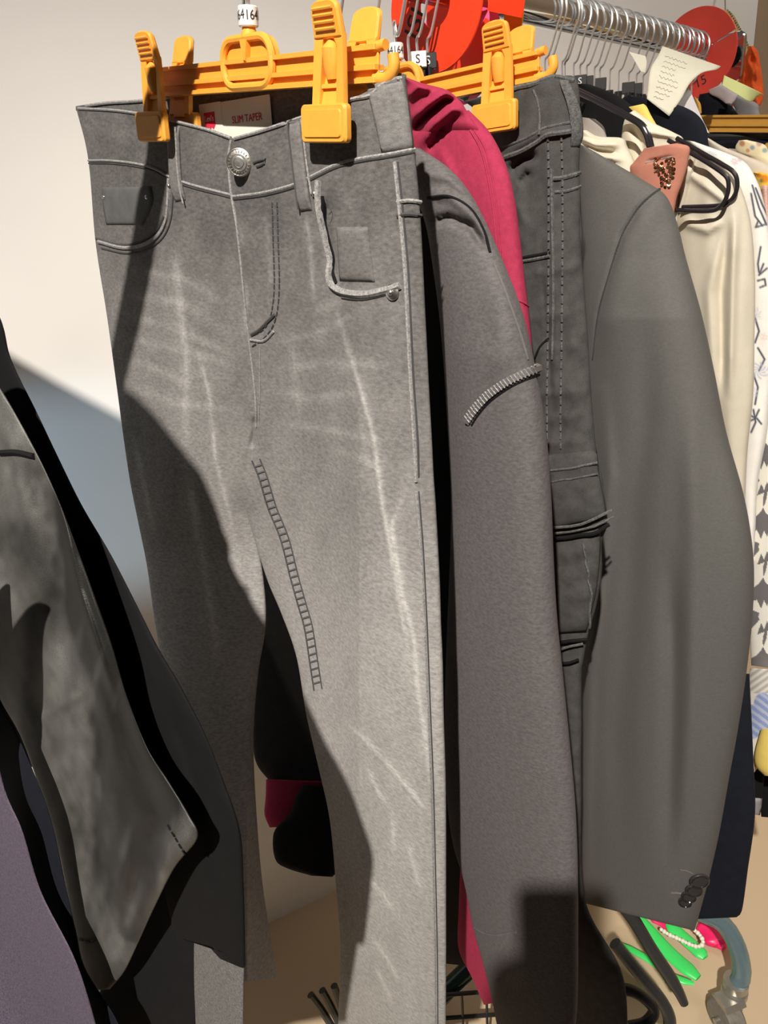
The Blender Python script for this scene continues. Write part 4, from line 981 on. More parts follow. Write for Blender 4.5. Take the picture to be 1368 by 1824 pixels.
# double-wire black hanger
hg = thing('wire_hanger', 'glossy black double-wire hanger with rounded shoulder loops in front of the cream dress', 'hanger', (*rail(0.42)[:2], 1.35))
H1, H2 = Plane(0.412), Plane(0.43)
for PLN, pts in ((H1, [(1024, 162), (1070, 184), (1112, 206), (1138, 222), (1150, 240), (1156, 262)]), (H2, [(1030, 160), (1075, 182), (1118, 205), (1144, 221), (1156, 240), (1162, 262)])):
    mb = MB(); tube(mb, [PLN.hit(*q) for q in catmull(pts, 40)], 0.0026, 8); mb.build('shoulder_wire', MAT['black_gloss'], hg)
H3, H4 = Plane(0.428), Plane(0.442)
for PLN, pts in ((H3, [(1190, 250), (1230, 272), (1262, 291), (1288, 309), (1297, 322), (1296, 345), (1284, 367), (1262, 376), (1200, 374)]), (H4, [(1205, 246), (1255, 275), (1285, 292), (1306, 306), (1313, 322), (1311, 342), (1300, 358), (1282, 366), (1215, 369)])):
    mb = MB(); tube(mb, [PLN.hit(*q) for q in catmull(pts, 60)], 0.0024, 8); mb.build('loop_wire', MAT['black_gloss'], hg)

crf = lambda PX, PY, U, V: (ridge(PX, PY, [(1215, 300), (1275, 345), (1300, 365)], 7, 0.006) + ridge(PX, PY, [(1212, 395), (1260, 410), (1290, 392)], 8, 0.006) + ridge(PX, PY, [(1310, 380), (1305, 500), (1300, 700)], 8, 0.008)
       + ridge(PX, PY, [(1285, 420), (1262, 520), (1270, 700)], 9, 0.005) - ridge(PX, PY, [(1297, 400), (1285, 520), (1288, 700)], 7, .007) + 0.004 * vnoise(PX, PY, 20, 140, 51))
dr = garment('dress', 'long cream satin dress hanging behind the black loop hanger', 'dress',
        [(1212, 262, 1240, 262), (1206, 290, 1290, 290), (1204, 330, 1318, 330), (1204, 400, 1338, 400), (1215, 500, 1345, 500), (1235, 600, 1344, 600), (1260, 700, 1342, 700), (1285, 800, 1332, 800), (1300, 880, 1328, 880), (1310, 960, 1326, 950)], 0.465, 'cream_satin', 0.02, nu=50, nv=120, folds=crf)
seam(dr, [(1236, 275), (1226, 320), (1215, 372)], 0.0040, MAT['cream_satin'], dr.o, 'strap', 0.001); seam(dr, [(1225, 290), (1214, 345)], 0.0022, MAT['cream_satin'], dr.o, 'strap', 0.001)

# white blouse with navy flower sketches
sk = [[(1340, 330), (1352, 370), (1365, 400)], [(1346, 335), (1358, 365), (1368, 385)], [(1338, 345), (1345, 385), (1358, 402)], [(1350, 395), (1346, 405), (1362, 400)], [(1355, 440), (1350, 470), (1352, 485)], [(1360, 470), (1352, 490), (1366, 478)], [(1350, 500), (1362, 497), (1364, 508), (1354, 512)],
      [(1343, 560), (1352, 590), (1345, 610)], [(1350, 620), (1362, 640), (1352, 660)], [(1340, 660), (1350, 690), (1345, 720)], [(1330, 735), (1345, 745), (1352, 730)], [(1335, 750), (1348, 745), (1356, 755)], [(1338, 770), (1346, 752), (1342, 730)], [(1328, 720), (1335, 740)]]
def wcol(PX, PY, U, V):
    c = np.ones(PX.shape + (3,)) * np.array([1.0, 1.0, 1.0])
    c = mixc(c, lines_mask(PX, PY, sk, 2.0), (0.10, 0.11, 0.17))
    for cx, cy, r, rgb in ((1270, 272, 11, (.45, .6, .85)), (1308, 288, 9, (.5, .12, .35)), (1318, 284, 6, (.5, .12, .35)), (1345, 560, 16, (.62, .66, .88)), (1352, 660, 22, (.48, .52, .78)), (1340, 700, 14, (.6, .65, .9)), (1360, 600, 10, (.85, .65, .62)), (1342, 550, 8, (.7, .68, .85))):
        d, a, rr = motif_petals(PX, PY, cx, cy, r); c = mixc(c, 0.75 * sstep(-d, -rr, -rr * .6) * (0.55 + .45 * np.cos(a * 9 + d * .7)), rgb)
    return c
garment('blouse', 'white blouse printed with navy flower sketches and blue blooms', 'blouse',
        [(1222, 250, 1236, 252), (1226, 268, 1300, 275), (1240, 285, 1328, 290), (1260, 310, 1345, 315), (1290, 350, 1358, 350), (1310, 420, 1372, 420), (1320, 520, 1380, 520), (1326, 640, 1375, 640), (1322, 760, 1368, 760), (1318, 860, 1350, 860), (1325, 940, 1346, 940), (1332, 1000, 1342, 1000)], 0.53, 'print', 0.016, nu=90, nv=420, col=wcol)
garment('camisole', 'pale pink lace camisole, a narrow strip at the right edge of the row', 'camisole',
        [(1356, 330, 1368, 330), (1357, 400, 1372, 400), (1359, 600, 1385, 600), (1356, 740, 1385, 740), (1350, 850, 1362, 850), (1346, 900, 1354, 900)], 0.60, 'lace', 0.012)

def gcol(PX, PY, U, V):
    A, B = PX - 1338, PY - 700; cs = 62
    i = np.floor((B + A * .35) / cs); fx = (A % 46) / 46; fy = ((B + A * .35) % cs) / cs
    leaf1 = (np.hypot(fx - 0.0, fy - 0.0) < .62) ^ (np.hypot(fx - 1, fy - .25) < .55)
    petal = (np.abs(fx - .5) * 2.2 + np.abs(fy - .5) * 1.2 < .5) | ((np.abs(np.arctan2(fy - .5, fx - .5) % (math.pi / 2) - .78) < .28) & (i % 2 == 0))
    m = np.where(i % 2 == 0, petal, leaf1).astype(float)
    g_ = np.array([0.20, 0.19, 0.21]); return g_ * (1 - m[..., None]) + np.array([1, .99, .95]) * m[..., None]
garment('printed_dress', 'grey and white geometric leaf-print dress at the right edge', 'dress',
        [(1356, 700, 1372, 700), (1348, 800, 1390, 800), (1342, 900, 1400, 900), (1334, 960, 1405, 960), (1332, 1050, 1410, 1050), (1335, 1120, 1412, 1120), (1338, 1185, 1412, 1195)], 0.545, 'print', 0.014, nu=80, nv=300, col=gcol)
def fcol(PX, PY, U, V):
    c = np.ones(PX.shape + (3,)) * np.array([0.95, 0.92, 0.90])
    c = mixc(c, (PY < 1235 + 0 * PX) * 0.65 * (0.5 + .5 * np.sin(PX * .35 + PY * .5)), (.3, .3, .32))
    d, a, rr = motif_petals(PX, PY, 1358, 1278, 46, 5); c = mixc(c, sstep(-d, -rr, -rr + 4), (.30, .40, .78)); c = mixc(c, .55 * (sstep(-d, -rr, -rr + 4)) * (np.abs(np.sin(PX * .16 - PY * .22)) > .75), (.75, .8, .95))
    d, a, rr = motif_petals(PX, PY, 1322, 1362, 38, 6); c = mixc(c, .75 * sstep(-d, -rr, -rr + 4) * (0.5 + .5 * np.sin(d * .55 + a * 2)), (.72, .32, .32))
    return c
garment('floral_skirt', 'pale skirt printed with a blue leaf and a pink rose, beside the blazer sleeve', 'skirt',
        [(1336, 1190, 1412, 1195), (1332, 1230, 1412, 1235), (1326, 1280, 1400, 1285), (1316, 1330, 1372, 1330), (1310, 1370, 1348, 1370), (1308, 1405, 1318, 1404)], 0.525, 'print', 0.012, nu=70, nv=130, col=fcol)
garment('yellow_skirt', 'yellow skirt hem beside the rose print at the right edge', 'skirt', [(1355, 1300, 1400, 1290), (1345, 1340, 1405, 1335), (1347, 1365, 1405, 1370), (1362, 1382, 1405, 1384)], 0.505, 'yellow_cloth', 0.012)
bt_ = garment('cropped_trousers', 'black cropped trousers with a grey turned-up hem, behind the blazer cuff', 'trousers', [(1290, 1340, 1368, 1335), (1288, 1380, 1362, 1380), (1288, 1420, 1358, 1420), (1290, 1444, 1354, 1452)], 0.575, 'black_long', 0.014)
flap(bt_, [(1296, 1418, 1357, 1422), (1292, 1432, 1356, 1438), (1292, 1444, 1352, 1452)], 0.003, MAT['grey_cloth'], bt_.o, 'turned_hem')
garment('black_skirt', 'black skirt at the far right edge, under the yellow hem', 'skirt', [(1352, 1370, 1420, 1370), (1352, 1420, 1420, 1420), (1356, 1455, 1420, 1460)], 0.62, 'deep_black', 0.014)
garment('navy_trousers', 'navy trousers hanging behind the buttoned blazer cuff', 'trousers',
        [(1230, 1200, 1335, 1200), (1225, 1350, 1342, 1350), (1220, 1450, 1345, 1450), (1215, 1550, 1332, 1550), (1215, 1610, 1322, 1620), (1220, 1638, 1312, 1634)], 0.43, 'navy', 0.02, nv=60)
garment('beige_shirt', 'beige shirt with its collar folded back, right of the blue-black jacket', 'shirt',
        [(1254, 245, 1262, 246), (1258, 256, 1290, 262), (1266, 270, 1330, 278), (1280, 285, 1372, 296), (1310, 320, 1400, 330), (1340, 400, 1410, 400)], 0.66, 'beige', 0.012)
def ycol(PX, PY, U, V):
    c = np.ones(PX.shape + (3,)) * np.array([0.98, 0.88, 0.62])
    for cx, cy, r, rgb in ((1322, 256, 7, (.6, .2, .1)), (1340, 263, 6, (.2, .35, .5)), (1352, 256, 7, (.55, .3, .3)), (1332, 268, 5, (.7, .25, .1)), (1362, 268, 6, (.2, .4, .5))):
        c = mixc(c, .8 * sstep(-np.hypot(PX - cx, PY - cy), -r, -r * .4), rgb)
    return c
garment('shirt', 'pale yellow shirt collar with small red and blue flowers, at the right edge', 'shirt',
        [(1316, 250, 1330, 249), (1310, 262, 1362, 258), (1314, 272, 1372, 276), (1330, 280, 1390, 292), (1340, 300, 1400, 310)], 0.70, 'print', 0.010, nu=60, nv=60, col=ycol)
def ocol(PX, PY, U, V):
    c = np.ones(PX.shape + (3,)) * np.array([1.05, .72, .12])
    for cx, cy, r in ((1362, 318, 10), (1352, 312, 6), (1368, 335, 7)): c = mixc(c, sstep(-np.hypot(PX - cx, PY - cy), -r, -r * .5), (.95, .35, .03))
    return mixc(c, 0.8 * sstep(-np.hypot(PX - 1356, PY - 322), -5, -2), (.15, .25, .08))
garment('sundress', 'yellow sundress with orange flowers showing under the beige shirt', 'dress',
        [(1338, 308, 1352, 306), (1342, 316, 1385, 316), (1350, 345, 1392, 345), (1358, 380, 1400, 380), (1362, 430, 1400, 430)], 0.63, 'print', 0.012, nu=60, nv=60, col=ocol)

# ochre clip hanger on a black bar at the right end
oc, od = C + 1.12 * ray(1300, 218), None
x1, x2 = C + 1.14 * ray(1262, 219), C + 1.09 * ray(1368, 219); xd = x2 - x1
clip_hanger('trouser_hanger', 'ochre plastic clip hanger at the right edge, lower than the rail end', x1 + xd * 0.55, xd[:2], 0.075, 0.14, MAT['hanger_ochre'], clips=(1,), s_hook=1.0, med=False, number=None, tilt=xd[2] / np.linalg.norm(xd[:2]), padoff=(0.008, 0.006), hook=False)
hb = thing('clothes_hanger', 'flat black hanger bar crossing below the ochre clip hanger', 'hanger', C + 1.13 * ray(1310, 248))
mb = MB(); tube(mb, [C + 1.16 * ray(1236, 244), C + 1.13 * ray(1300, 243), C + 1.10 * ray(1400, 243)], 0.006, 8); mb.build('top_bar', MAT['black_plastic'], hb)
mb = MB(); tube(mb, [C + 1.165 * ray(1240, 262), C + 1.135 * ray(1300, 254), C + 1.105 * ray(1400, 260)], 0.008, 8); mb.build('lower_bar', MAT['navy'], hb)
garment('grey_garment', 'grey garment shoulder above the ochre hanger bar', 'top', [(1290, 166, 1312, 168), (1300, 180, 1348, 184), (1310, 196, 1352, 198), (1310, 212, 1356, 212)], 0.93, 'grey_cloth', 0.01, nv=20)
garment('dark_shirt', 'dark slate shirt collar behind the red round divider, above the ochre bar', 'shirt', [(1246, 168, 1262, 165), (1244, 178, 1290, 178), (1248, 190, 1306, 192), (1250, 208, 1318, 208)], 0.90, 'navy', 0.01, nv=20)
garment('mauve_scarf', 'mauve scarf end lying below the red round divider', 'scarf', [(1262, 160, 1290, 148), (1266, 168, 1312, 165), (1280, 175, 1310, 178), (1292, 184, 1302, 188)], 0.885, 'mauve', 0.006, nv=20)
garment('peach_top', 'peach strap of a top behind the grey paper slip', 'top', [(1236, 172, 1240, 174), (1238, 185, 1248, 185), (1242, 204, 1250, 202)], 0.86, 'hanger_ochre', 0.005, nv=16, nu=12)

# paper notes hooked over the rail
def paper(name, label, rows, mat, writing=None):
    """rows: (lx,ly,ld, rx,ry,rd) sheet given as curved strips, 0.3 mm thick"""
    R = catmull(np.array(rows, float), 24); n = 14; V = []
    for s in (0, 0.0004):
        for r in R:
            for i in range(n):
                u = i / (n - 1); x = r[0] * (1 - u) + r[3] * u; y = r[1] * (1 - u) + r[4] * u; d = r[2] * (1 - u) + r[5] * u + s; V.append(C + d * ray(x, y))
    fc = []; K = 24 * n
    for j in range(23):
        for i in range(n - 1):
            a = j * n + i; fc.append((a, a + n, a + n + 1, a + 1)); fc.append((K + a, K + a + 1, K + a + n + 1, K + a + n))
    bd = [i for i in range(n - 1)] + [n - 1 + j * n for j in range(23)] + [23 * n + i for i in range(n - 1, 0, -1)] + [j * n for j in range(23, 0, -1)]
    for i in range(len(bd)): a, b = bd[i], bd[(i + 1) % len(bd)]; fc.append((a, b, K + b, K + a))
    o = obj(name, V, fc, MAT[mat]); setp(o, label, 'paper note')
    g = Cloth(); g.o = o; g.bvh = BVHTree.FromPolygons([Vector(v) for v in V], fc); g.base = Plane(0.7)
    return g
g = paper('paper_note', 'curling cream paper note with faint handwriting, tucked over the rail', [(1180, 82, .99, 1284, 118, 1.03), (1172, 100, .965, 1276, 124, 1.00), (1160, 120, .95, 1250, 130, .965), (1156, 140, .945, 1228, 150, .95), (1154, 160, .945, 1214, 175, .945), (1152, 176, .945, 1192, 207, .945)], 'paper')
mb = MB(); rs = random.Random(9)
for k in range(9):
    y0 = 100 + k * 9; x0 = 1184 - k * 2.5; L_ = 62 - k * 4
    pts = [(x0 + t, y0 + t * 0.36 + 1.6 * math.sin(t * .9 + k) + rs.uniform(-.9, .9)) for t in np.arange(0, L_ * rs.uniform(.45, .9), 2.2)]
    if len(pts) < 4: continue
    P_ = [on(g, a, b, 0.0004)[0] for a, b in pts]; tube(mb, P_, 0.00028, 4)
mb.build('handwriting', MAT['pencil'], g.o)
paper('paper_curl', 'shaded inside curl at the free corner of the cream paper note', [(1222, 150, 1.00, 1284, 118, 1.035), (1240, 147, 1.01, 1286, 130, 1.04), (1262, 146, 1.03, 1288, 148, 1.05)], 'paper') if 0 else None
paper('paper_slip', 'pale grey paper slip hanging under the cream note', [(1216, 152, .985, 1224, 150, .985), (1205, 172, .98, 1234, 172, .98), (1205, 190, .98, 1244, 196, .98), (1225, 205, .98, 1252, 214, .98), (1250, 232, .98, 1264, 238, .98)], 'grey_paper')
paper('price_slip', 'cream paper corner behind the hooks, left of the handwritten note', [(1120, 92, 1.0, 1150, 100, 1.0), (1130, 108, 1.0, 1152, 112, 1.0), (1142, 128, 1.0, 1150, 130, 1.0)], 'paper')
paper('paper_slip', 'lime green paper slip stretching right of the red divider', [(1290, 134, 1.10, 1286, 152, 1.10), (1320, 148, 1.10, 1312, 168, 1.10), (1345, 160, 1.09, 1336, 181, 1.10), (1360, 168, 1.08, 1350, 172, 1.10)], 'lime_paper')

# gold pouch and orange organza hanging by the wall
gp = thing('gold_pouch', 'gold beaded pouch hanging on the wall behind the red divider', 'pouch', C + 1.38 * ray(1310, 90))
gbase = lambda a, b: 0 * a + 1.38
cloth('bag', [(1282, 20, 1296, 16), (1278, 30, 1308, 28), (1284, 50, 1318, 48), (1296, 75, 1330, 72), (1310, 100, 1338, 96), (1322, 118, 1336, 112), (1330, 124, 1334, 120)], gbase, 0.018, MAT['gold_cloth'], gp, nu=24, nv=40, folds=lambda PX, PY, U, V: .004 * vnoise(PX, PY, 7, 9, 3))
mb = MB()
for (x, y) in line(None, [(1276, 26), (1288, 19), (1298, 20), (1308, 34), (1320, 54), (1330, 74), (1338, 96)], 4.2): sphere(mb, C + 1.365 * ray(x, y), 0.0017, 5)
mb.build('bead_trim', MAT['taupe'], gp)
mb = MB(); tube(mb, [C + 1.38 * ray(1292, 18), C + 1.38 * ray(1291, -30)], 0.0012, 6); mb.build('cord', MAT['taupe'], gp)
og = garment('organza_bag', 'bright orange gathered organza bag hanging right of the rail end', 'bag',
        [(1334, 82, 1342, 82), (1328, 98, 1350, 92), (1318, 115, 1354, 112), (1314, 135, 1358, 140), (1316, 155, 1360, 165), (1330, 172, 1358, 180), (1344, 184, 1354, 188)], 1.13, 'orange_cloth', 0.02, nu=30, nv=40,
        folds=lambda PX, PY, U, V: .010 * vnoise(PX, PY, 9, 18, 3) + .004 * vnoise(PX, PY, 4, 9, 5))

# ---------------------------------------------------------------- garments on the near left of the rail
def _soft(d): return np.where(d < 0.62, d, 0.62 + 0.25 * (1 - np.exp(-np.maximum(d - 0.62, 0) / 0.25)))
def near(at):      # hangs square to the rail, then turns parallel to the aisle outside the frame
    P_ = Plane(at); f = lambda a, b: _soft(P_.depth(np.maximum(a, -10), np.clip(b, 150, 1900))); return f
AP, BPn = near(-0.295), near(-0.27)
def sheen_col(PX, PY, U, V):  # mottled tone plus painted sheen: darker folds and right half, lighter patches
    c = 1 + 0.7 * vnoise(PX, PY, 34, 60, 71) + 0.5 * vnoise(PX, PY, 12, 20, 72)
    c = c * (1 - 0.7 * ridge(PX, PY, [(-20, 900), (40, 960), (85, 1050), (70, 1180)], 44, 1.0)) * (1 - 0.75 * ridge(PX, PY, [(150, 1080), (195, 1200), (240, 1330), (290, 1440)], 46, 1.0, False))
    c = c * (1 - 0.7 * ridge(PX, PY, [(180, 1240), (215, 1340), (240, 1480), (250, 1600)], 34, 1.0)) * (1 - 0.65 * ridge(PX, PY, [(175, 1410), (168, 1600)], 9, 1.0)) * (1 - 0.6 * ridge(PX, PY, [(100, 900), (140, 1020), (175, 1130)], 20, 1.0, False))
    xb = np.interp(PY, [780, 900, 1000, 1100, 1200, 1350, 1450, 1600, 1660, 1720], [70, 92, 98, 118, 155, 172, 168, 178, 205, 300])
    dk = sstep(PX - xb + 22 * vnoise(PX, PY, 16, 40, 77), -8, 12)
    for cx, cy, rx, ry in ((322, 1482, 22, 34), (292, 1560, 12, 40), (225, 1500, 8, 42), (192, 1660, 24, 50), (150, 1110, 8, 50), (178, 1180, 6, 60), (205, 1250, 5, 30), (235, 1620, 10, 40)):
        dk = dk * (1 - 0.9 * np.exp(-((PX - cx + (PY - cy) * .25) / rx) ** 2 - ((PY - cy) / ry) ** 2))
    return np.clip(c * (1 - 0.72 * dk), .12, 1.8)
def stf(PX, PY, U, V):
    f = 0.006 * vnoise(PX, PY, 60, 130, 61) + 0.003 * vnoise(PX, PY, 22, 60, 62)
    f = f - ridge(PX, PY, [(60, 820), (90, 980), (130, 1180), (165, 1215)], 24, 0.014) + ridge(PX, PY, [(20, 900), (60, 1100), (120, 1240)], 26, 0.008)
    f = f + ridge(PX, PY, [(110, 900), (140, 1050), (190, 1200), (215, 1270)], 9, 0.008) - ridge(PX, PY, [(150, 1210), (180, 1320), (172, 1450), (165, 1600)], 15, 0.014)
    f = f + ridge(PX, PY, [(60, 1290), (110, 1255), (150, 1235)], 9, 0.006) + ridge(PX, PY, [(230, 1500), (200, 1620), (190, 1700)], 10, 0.008) - ridge(PX, PY, [(250, 1540), (215, 1700)], 8, 0.010)
    f = f - ridge(PX, PY, [(190, 1200), (230, 1330), (280, 1450), (270, 1560)], 20, 0.014) + ridge(PX, PY, [(320, 1440), (300, 1500), (285, 1570)], 8, 0.006) - ridge(PX, PY, [(300, 1490), (295, 1540)], 5, 0.006)
    return f
bk_ = thing('long_cardigan', 'long plain black cardigan widened unseen to cast shade, beside the shiny skirt, nearest on the left', 'cardigan', (*rail(-0.235)[:2], 0.5))  # out-of-frame part widened into a sheet that casts the diagonal shadow
LB = cloth('body', [(-1700, -560, -1400, -560), (-1700, -480, -1290, -505), (-1650, -360, -1010, -385), (-1500, -200, -600, -200), (-1400, 90, -330, 90), (-1300, 330, -150, 330), (-1200, 520, -12, 540), (-1150, 620, 20, 640), (-1100, 740, 66, 735), (-1000, 820, 104, 815), (-900, 900, 146, 900), (-800, 1000, 196, 985), (-650, 1080, 240, 1070), (-450, 1160, 280, 1150), (-250, 1240, 318, 1215),
          (-50, 1320, 362, 1300), (130, 1400, 398, 1390), (280, 1480, 428, 1480), (290, 1560, 434, 1570), (300, 1620, 436, 1640), (318, 1672, 437, 1700), (352, 1668, 437, 1722), (392, 1708, 430, 1724)], BPn, 0.02, MAT['black_long'], bk_, nu=60, nv=220,
          folds=lambda PX, PY, U, V: 0.006 * vnoise(PX, PY, 40, 260, 66) - ridge(PX, PY, [(300, 1250), (350, 1400), (400, 1600)], 10, .006))
sk_ = thing('satin_skirt', 'shiny black skirt with painted sheen, creased folds and stitched hem, front left', 'skirt', (*rail(-0.265)[:2], 0.6))
LA = cloth('panel', [(-300, 560, -60, 600), (-250, 640, 6, 700), (-200, 760, 62, 800), (-150, 880, 100, 880), (-110, 980, 135, 970), (-70, 1080, 168, 1060), (-30, 1170, 200, 1150), (0, 1245, 226, 1240), (36, 1310, 262, 1330), (66, 1390, 300, 1390), (90, 1460, 336, 1450), (108, 1530, 352, 1492), (122, 1600, 312, 1545), (134, 1660, 276, 1615), (144, 1710, 246, 1680), (154, 1748, 222, 1730), (168, 1764, 196, 1762)], AP, 0.02, MAT['satin'], sk_, nu=120, nv=300, folds=stf, col=sheen_col)
seam(LA, [(0, 806), (30, 805), (62, 812)], 0.0018, MAT['deep_black'], sk_, 'yoke_seam')
seam(LA, [(142, 1672), (158, 1678), (178, 1672)], 0.0010, MAT['grey_fleece'], sk_, 'hem_stitching', dash=(3, 2)); seam(LA, [(300, 1470), (318, 1500), (330, 1520)], 0.0008, MAT['deep_black'], sk_, 'hem_stitching', dash=(4, 2))
cloth('navy_dress', [(-300, 1000, -60, 1000), (-200, 1240, -4, 1235), (-80, 1310, 32, 1310), (10, 1440, 88, 1450), (56, 1585, 122, 1600), (90, 1650, 136, 1660), (125, 1715, 152, 1725), (158, 1800, 205, 1810), (180, 1870, 230, 1870), (190, 1900, 240, 1900)], near(-0.315), 0.014, MAT['navy'], nu=40, nv=80,
      label='dark navy dress, a diagonal strip between the shiny skirt and the purple fleece', cat='dress')
cloth('fleece_jacket', [(-420, 1000, -60, 1000), (-400, 1200, -30, 1200), (-380, 1390, 4, 1390), (-380, 1480, 40, 1480), (-380, 1590, 74, 1590), (-380, 1712, 135, 1712), (-380, 1840, 175, 1840), (-380, 1960, 205, 1960)], near(-0.335), 0.02, MAT['purple'], nu=40, nv=80,
      folds=lambda PX, PY, U, V: 0.008 * vnoise(PX, PY, 120, 200, 5), label='dusty purple fleece jacket in the bottom left corner', cat='jacket')
cloth('black_trousers', [(230, 1350, 360, 1350), (205, 1500, 356, 1480), (200, 1600, 352, 1560), (205, 1700, 350, 1640), (180, 1760, 350, 1700), (160, 1850, 350, 1850), (160, 1920, 352, 1920)], near(-0.264), 0.014, MAT['deep_black'], nu=30, nv=50,
      label='deep black trousers seen between the shiny skirt hem and the grey marl trousers', cat='trousers')
cloth('marl_trousers', [(322, 1640, 434, 1640), (322, 1690, 436, 1700), (330, 1760, 435, 1760), (345, 1840, 434, 1840), (350, 1910, 434, 1910)], near(-0.262), 0.014, MAT['grey_fleece'], nu=30, nv=50,
      label='grey marl jersey trousers at the bottom, below the long black cardigan', cat='trousers')

# ---------------------------------------------------------------- things under the rack
def lowhanger(name, label, pts, r, mat, group=None, flat=1.0, n=40):
    root = thing(name, label, 'hanger', pts[-1], group); mb = MB(); tube(mb, catmull(pts, n), r, 10, flat=flat); return root, mb
def Q(x, y, d): return C + d * ray(x, y)
r_, mb = lowhanger('plastic_hanger', 'broad black plastic hanger arm, upper of the three below the blazer', [Q(1100, 1600, 1.10), Q(1130, 1640, 1.10), Q(1160, 1690, 1.10), Q(1190, 1735, 1.10), Q(1208, 1765, 1.10), Q(1219, 1788, 1.10)], np.array([.010] * 30 + list(np.linspace(.010, .0065, 10))), MAT['grey_plastic'])
tube(mb, [Q(1196, 1738, 1.10), Q(1190, 1752, 1.10)], 0.005, 8); mb.build('arm', MAT['grey_plastic'], r_)
r_, mb = lowhanger('plastic_hanger', 'middle black plastic hanger arm pointing down to the bottom edge', [Q(1095, 1680, 1.12), Q(1120, 1712, 1.12), Q(1150, 1748, 1.12), Q(1178, 1782, 1.12), Q(1192, 1812, 1.12), Q(1192, 1845, 1.12)], 0.0095, MAT['grey_plastic']); mb.build('arm', MAT['grey_plastic'], r_)
r_, mb = lowhanger('plastic_hanger', 'lowest black hanger curling round beside the dark garments', [Q(1090, 1760, 1.15), Q(1125, 1765, 1.15), Q(1150, 1780, 1.15), Q(1165, 1800, 1.15), Q(1150, 1822, 1.15), Q(1120, 1830, 1.15)], 0.009, MAT['black_plastic']); mb.build('arm', MAT['black_plastic'], r_)
for nm, lb, m, polys in (('green_hanger', 'neon green plastic hanger lying lowest on the floor by the rack', 'green_plastic',
        [([(1120, 1620), (1150, 1652), (1195, 1700), (1244, 1742)], .015), ([(1106, 1682), (1150, 1706), (1200, 1740), (1236, 1752)], .007)]),
      ('green_hanger', 'second neon green hanger lying behind the first, under the pearls', 'green_plastic', [([(1190, 1645), (1215, 1668), (1240, 1690), (1256, 1706)], .014)]),
      ('pink_hanger', 'neon pink plastic hanger lying beside the blue-grey stand leg', 'pink_plastic', [([(1252, 1642), (1268, 1660), (1280, 1685)], .024), ([(1285, 1645), (1290, 1668), (1282, 1690)], .010), ([(1160, 1634), (1182, 1645), (1200, 1660)], .010)])):
    root = None
    for pts, w in polys:
        P_ = np.array([atz(x, y, 0.06 if 'lowest' in lb else 0.035 if 'green' in nm else 0.02) for x, y in pts])
        if root is None: root = thing(nm, lb, 'hanger', (P_[0][0], P_[0][1], 0))
        mb = MB()
        q_ = catmull(P_, 24); tp = np.minimum(1, 0.55 + 4 * np.minimum(np.linspace(0, 1, 24), np.linspace(1, 0, 24)))
        tube(mb, q_, w * tp, 12, flat=0.45, up=[0, 0, 1.0]); mb.build('arm', MAT[m], root)
nk = thing('pearl_necklace', 'short string of pearls lying across the green hangers', 'necklace', atz(1215, 1670, 0.07))
for i, (x, y) in enumerate(line(None, [(1178, 1656), (1192, 1665), (1208, 1672), (1224, 1680), (1240, 1686), (1250, 1684), (1252, 1676), (1246, 1665), (1238, 1658)], 5.6)):
    mb = MB(); sphere(mb, atz(x, y, 0.078), 0.0044 if i % 2 else 0.0036, 8); mb.build('pearl', MAT['pearl'], nk)
for k, (lb) in enumerate(('leftmost of three dark ridged hanger ends below the jeans hem', 'middle of three dark ridged hanger ends below the jeans hem', 'rightmost dark ridged hanger end beside the shaded jeans leg')):
    a, b = (553 + k * 21, 1772 - k * 8), (592 + k * 12, 1830 - k * 5)
    root = thing('plastic_hanger', lb, 'hanger', Q(*b, 1.30)); mb = MB(); tube(mb, catmull([Q(*a, 1.28), Q((a[0] + b[0]) / 2, (a[1] + b[1]) / 2 - 3, 1.29), Q(*b, 1.30)], 12), 0.0065, 8); mb.build('arm', MAT['grey_plastic'], root)
bx = thing('black_crate', 'low black wire crate under the rack, behind the jeans leg', 'crate', atz(850, 1800, 0.0))
mb = MB(); c0 = atz(850, 1790, 0.0)
for z in (0.03, 0.09, 0.15):
    q = [c0 + np.array([a, b, z]) for a, b in ((-.12, -.08), (.22, -.08), (.22, .15), (-.12, .15), (-.12, -.08))]; tube(mb, q, 0.004, 6)
for a in np.linspace(-.12, .22, 9): tube(mb, [c0 + np.array([a, -.08, .03]), c0 + np.array([a, -.08, .15])], 0.0025, 6)
mb.build('wire_frame', MAT['black_plastic'], bx)
cloth('dark_gap_sheet', [(770, 900, 900, 900), (770, 1300, 900, 1300), (772, 1500, 880, 1500), (775, 1650, 850, 1650), (780, 1715, 846, 1722)], Plane(0.17), 0.008, MAT['deep_black'], nu=24, nv=40, label='added black sheet filling the dark gap between the jeans leg and the maroon sleeve', cat='dress')  # added sheet standing for the dark sweatshirt body in the gap

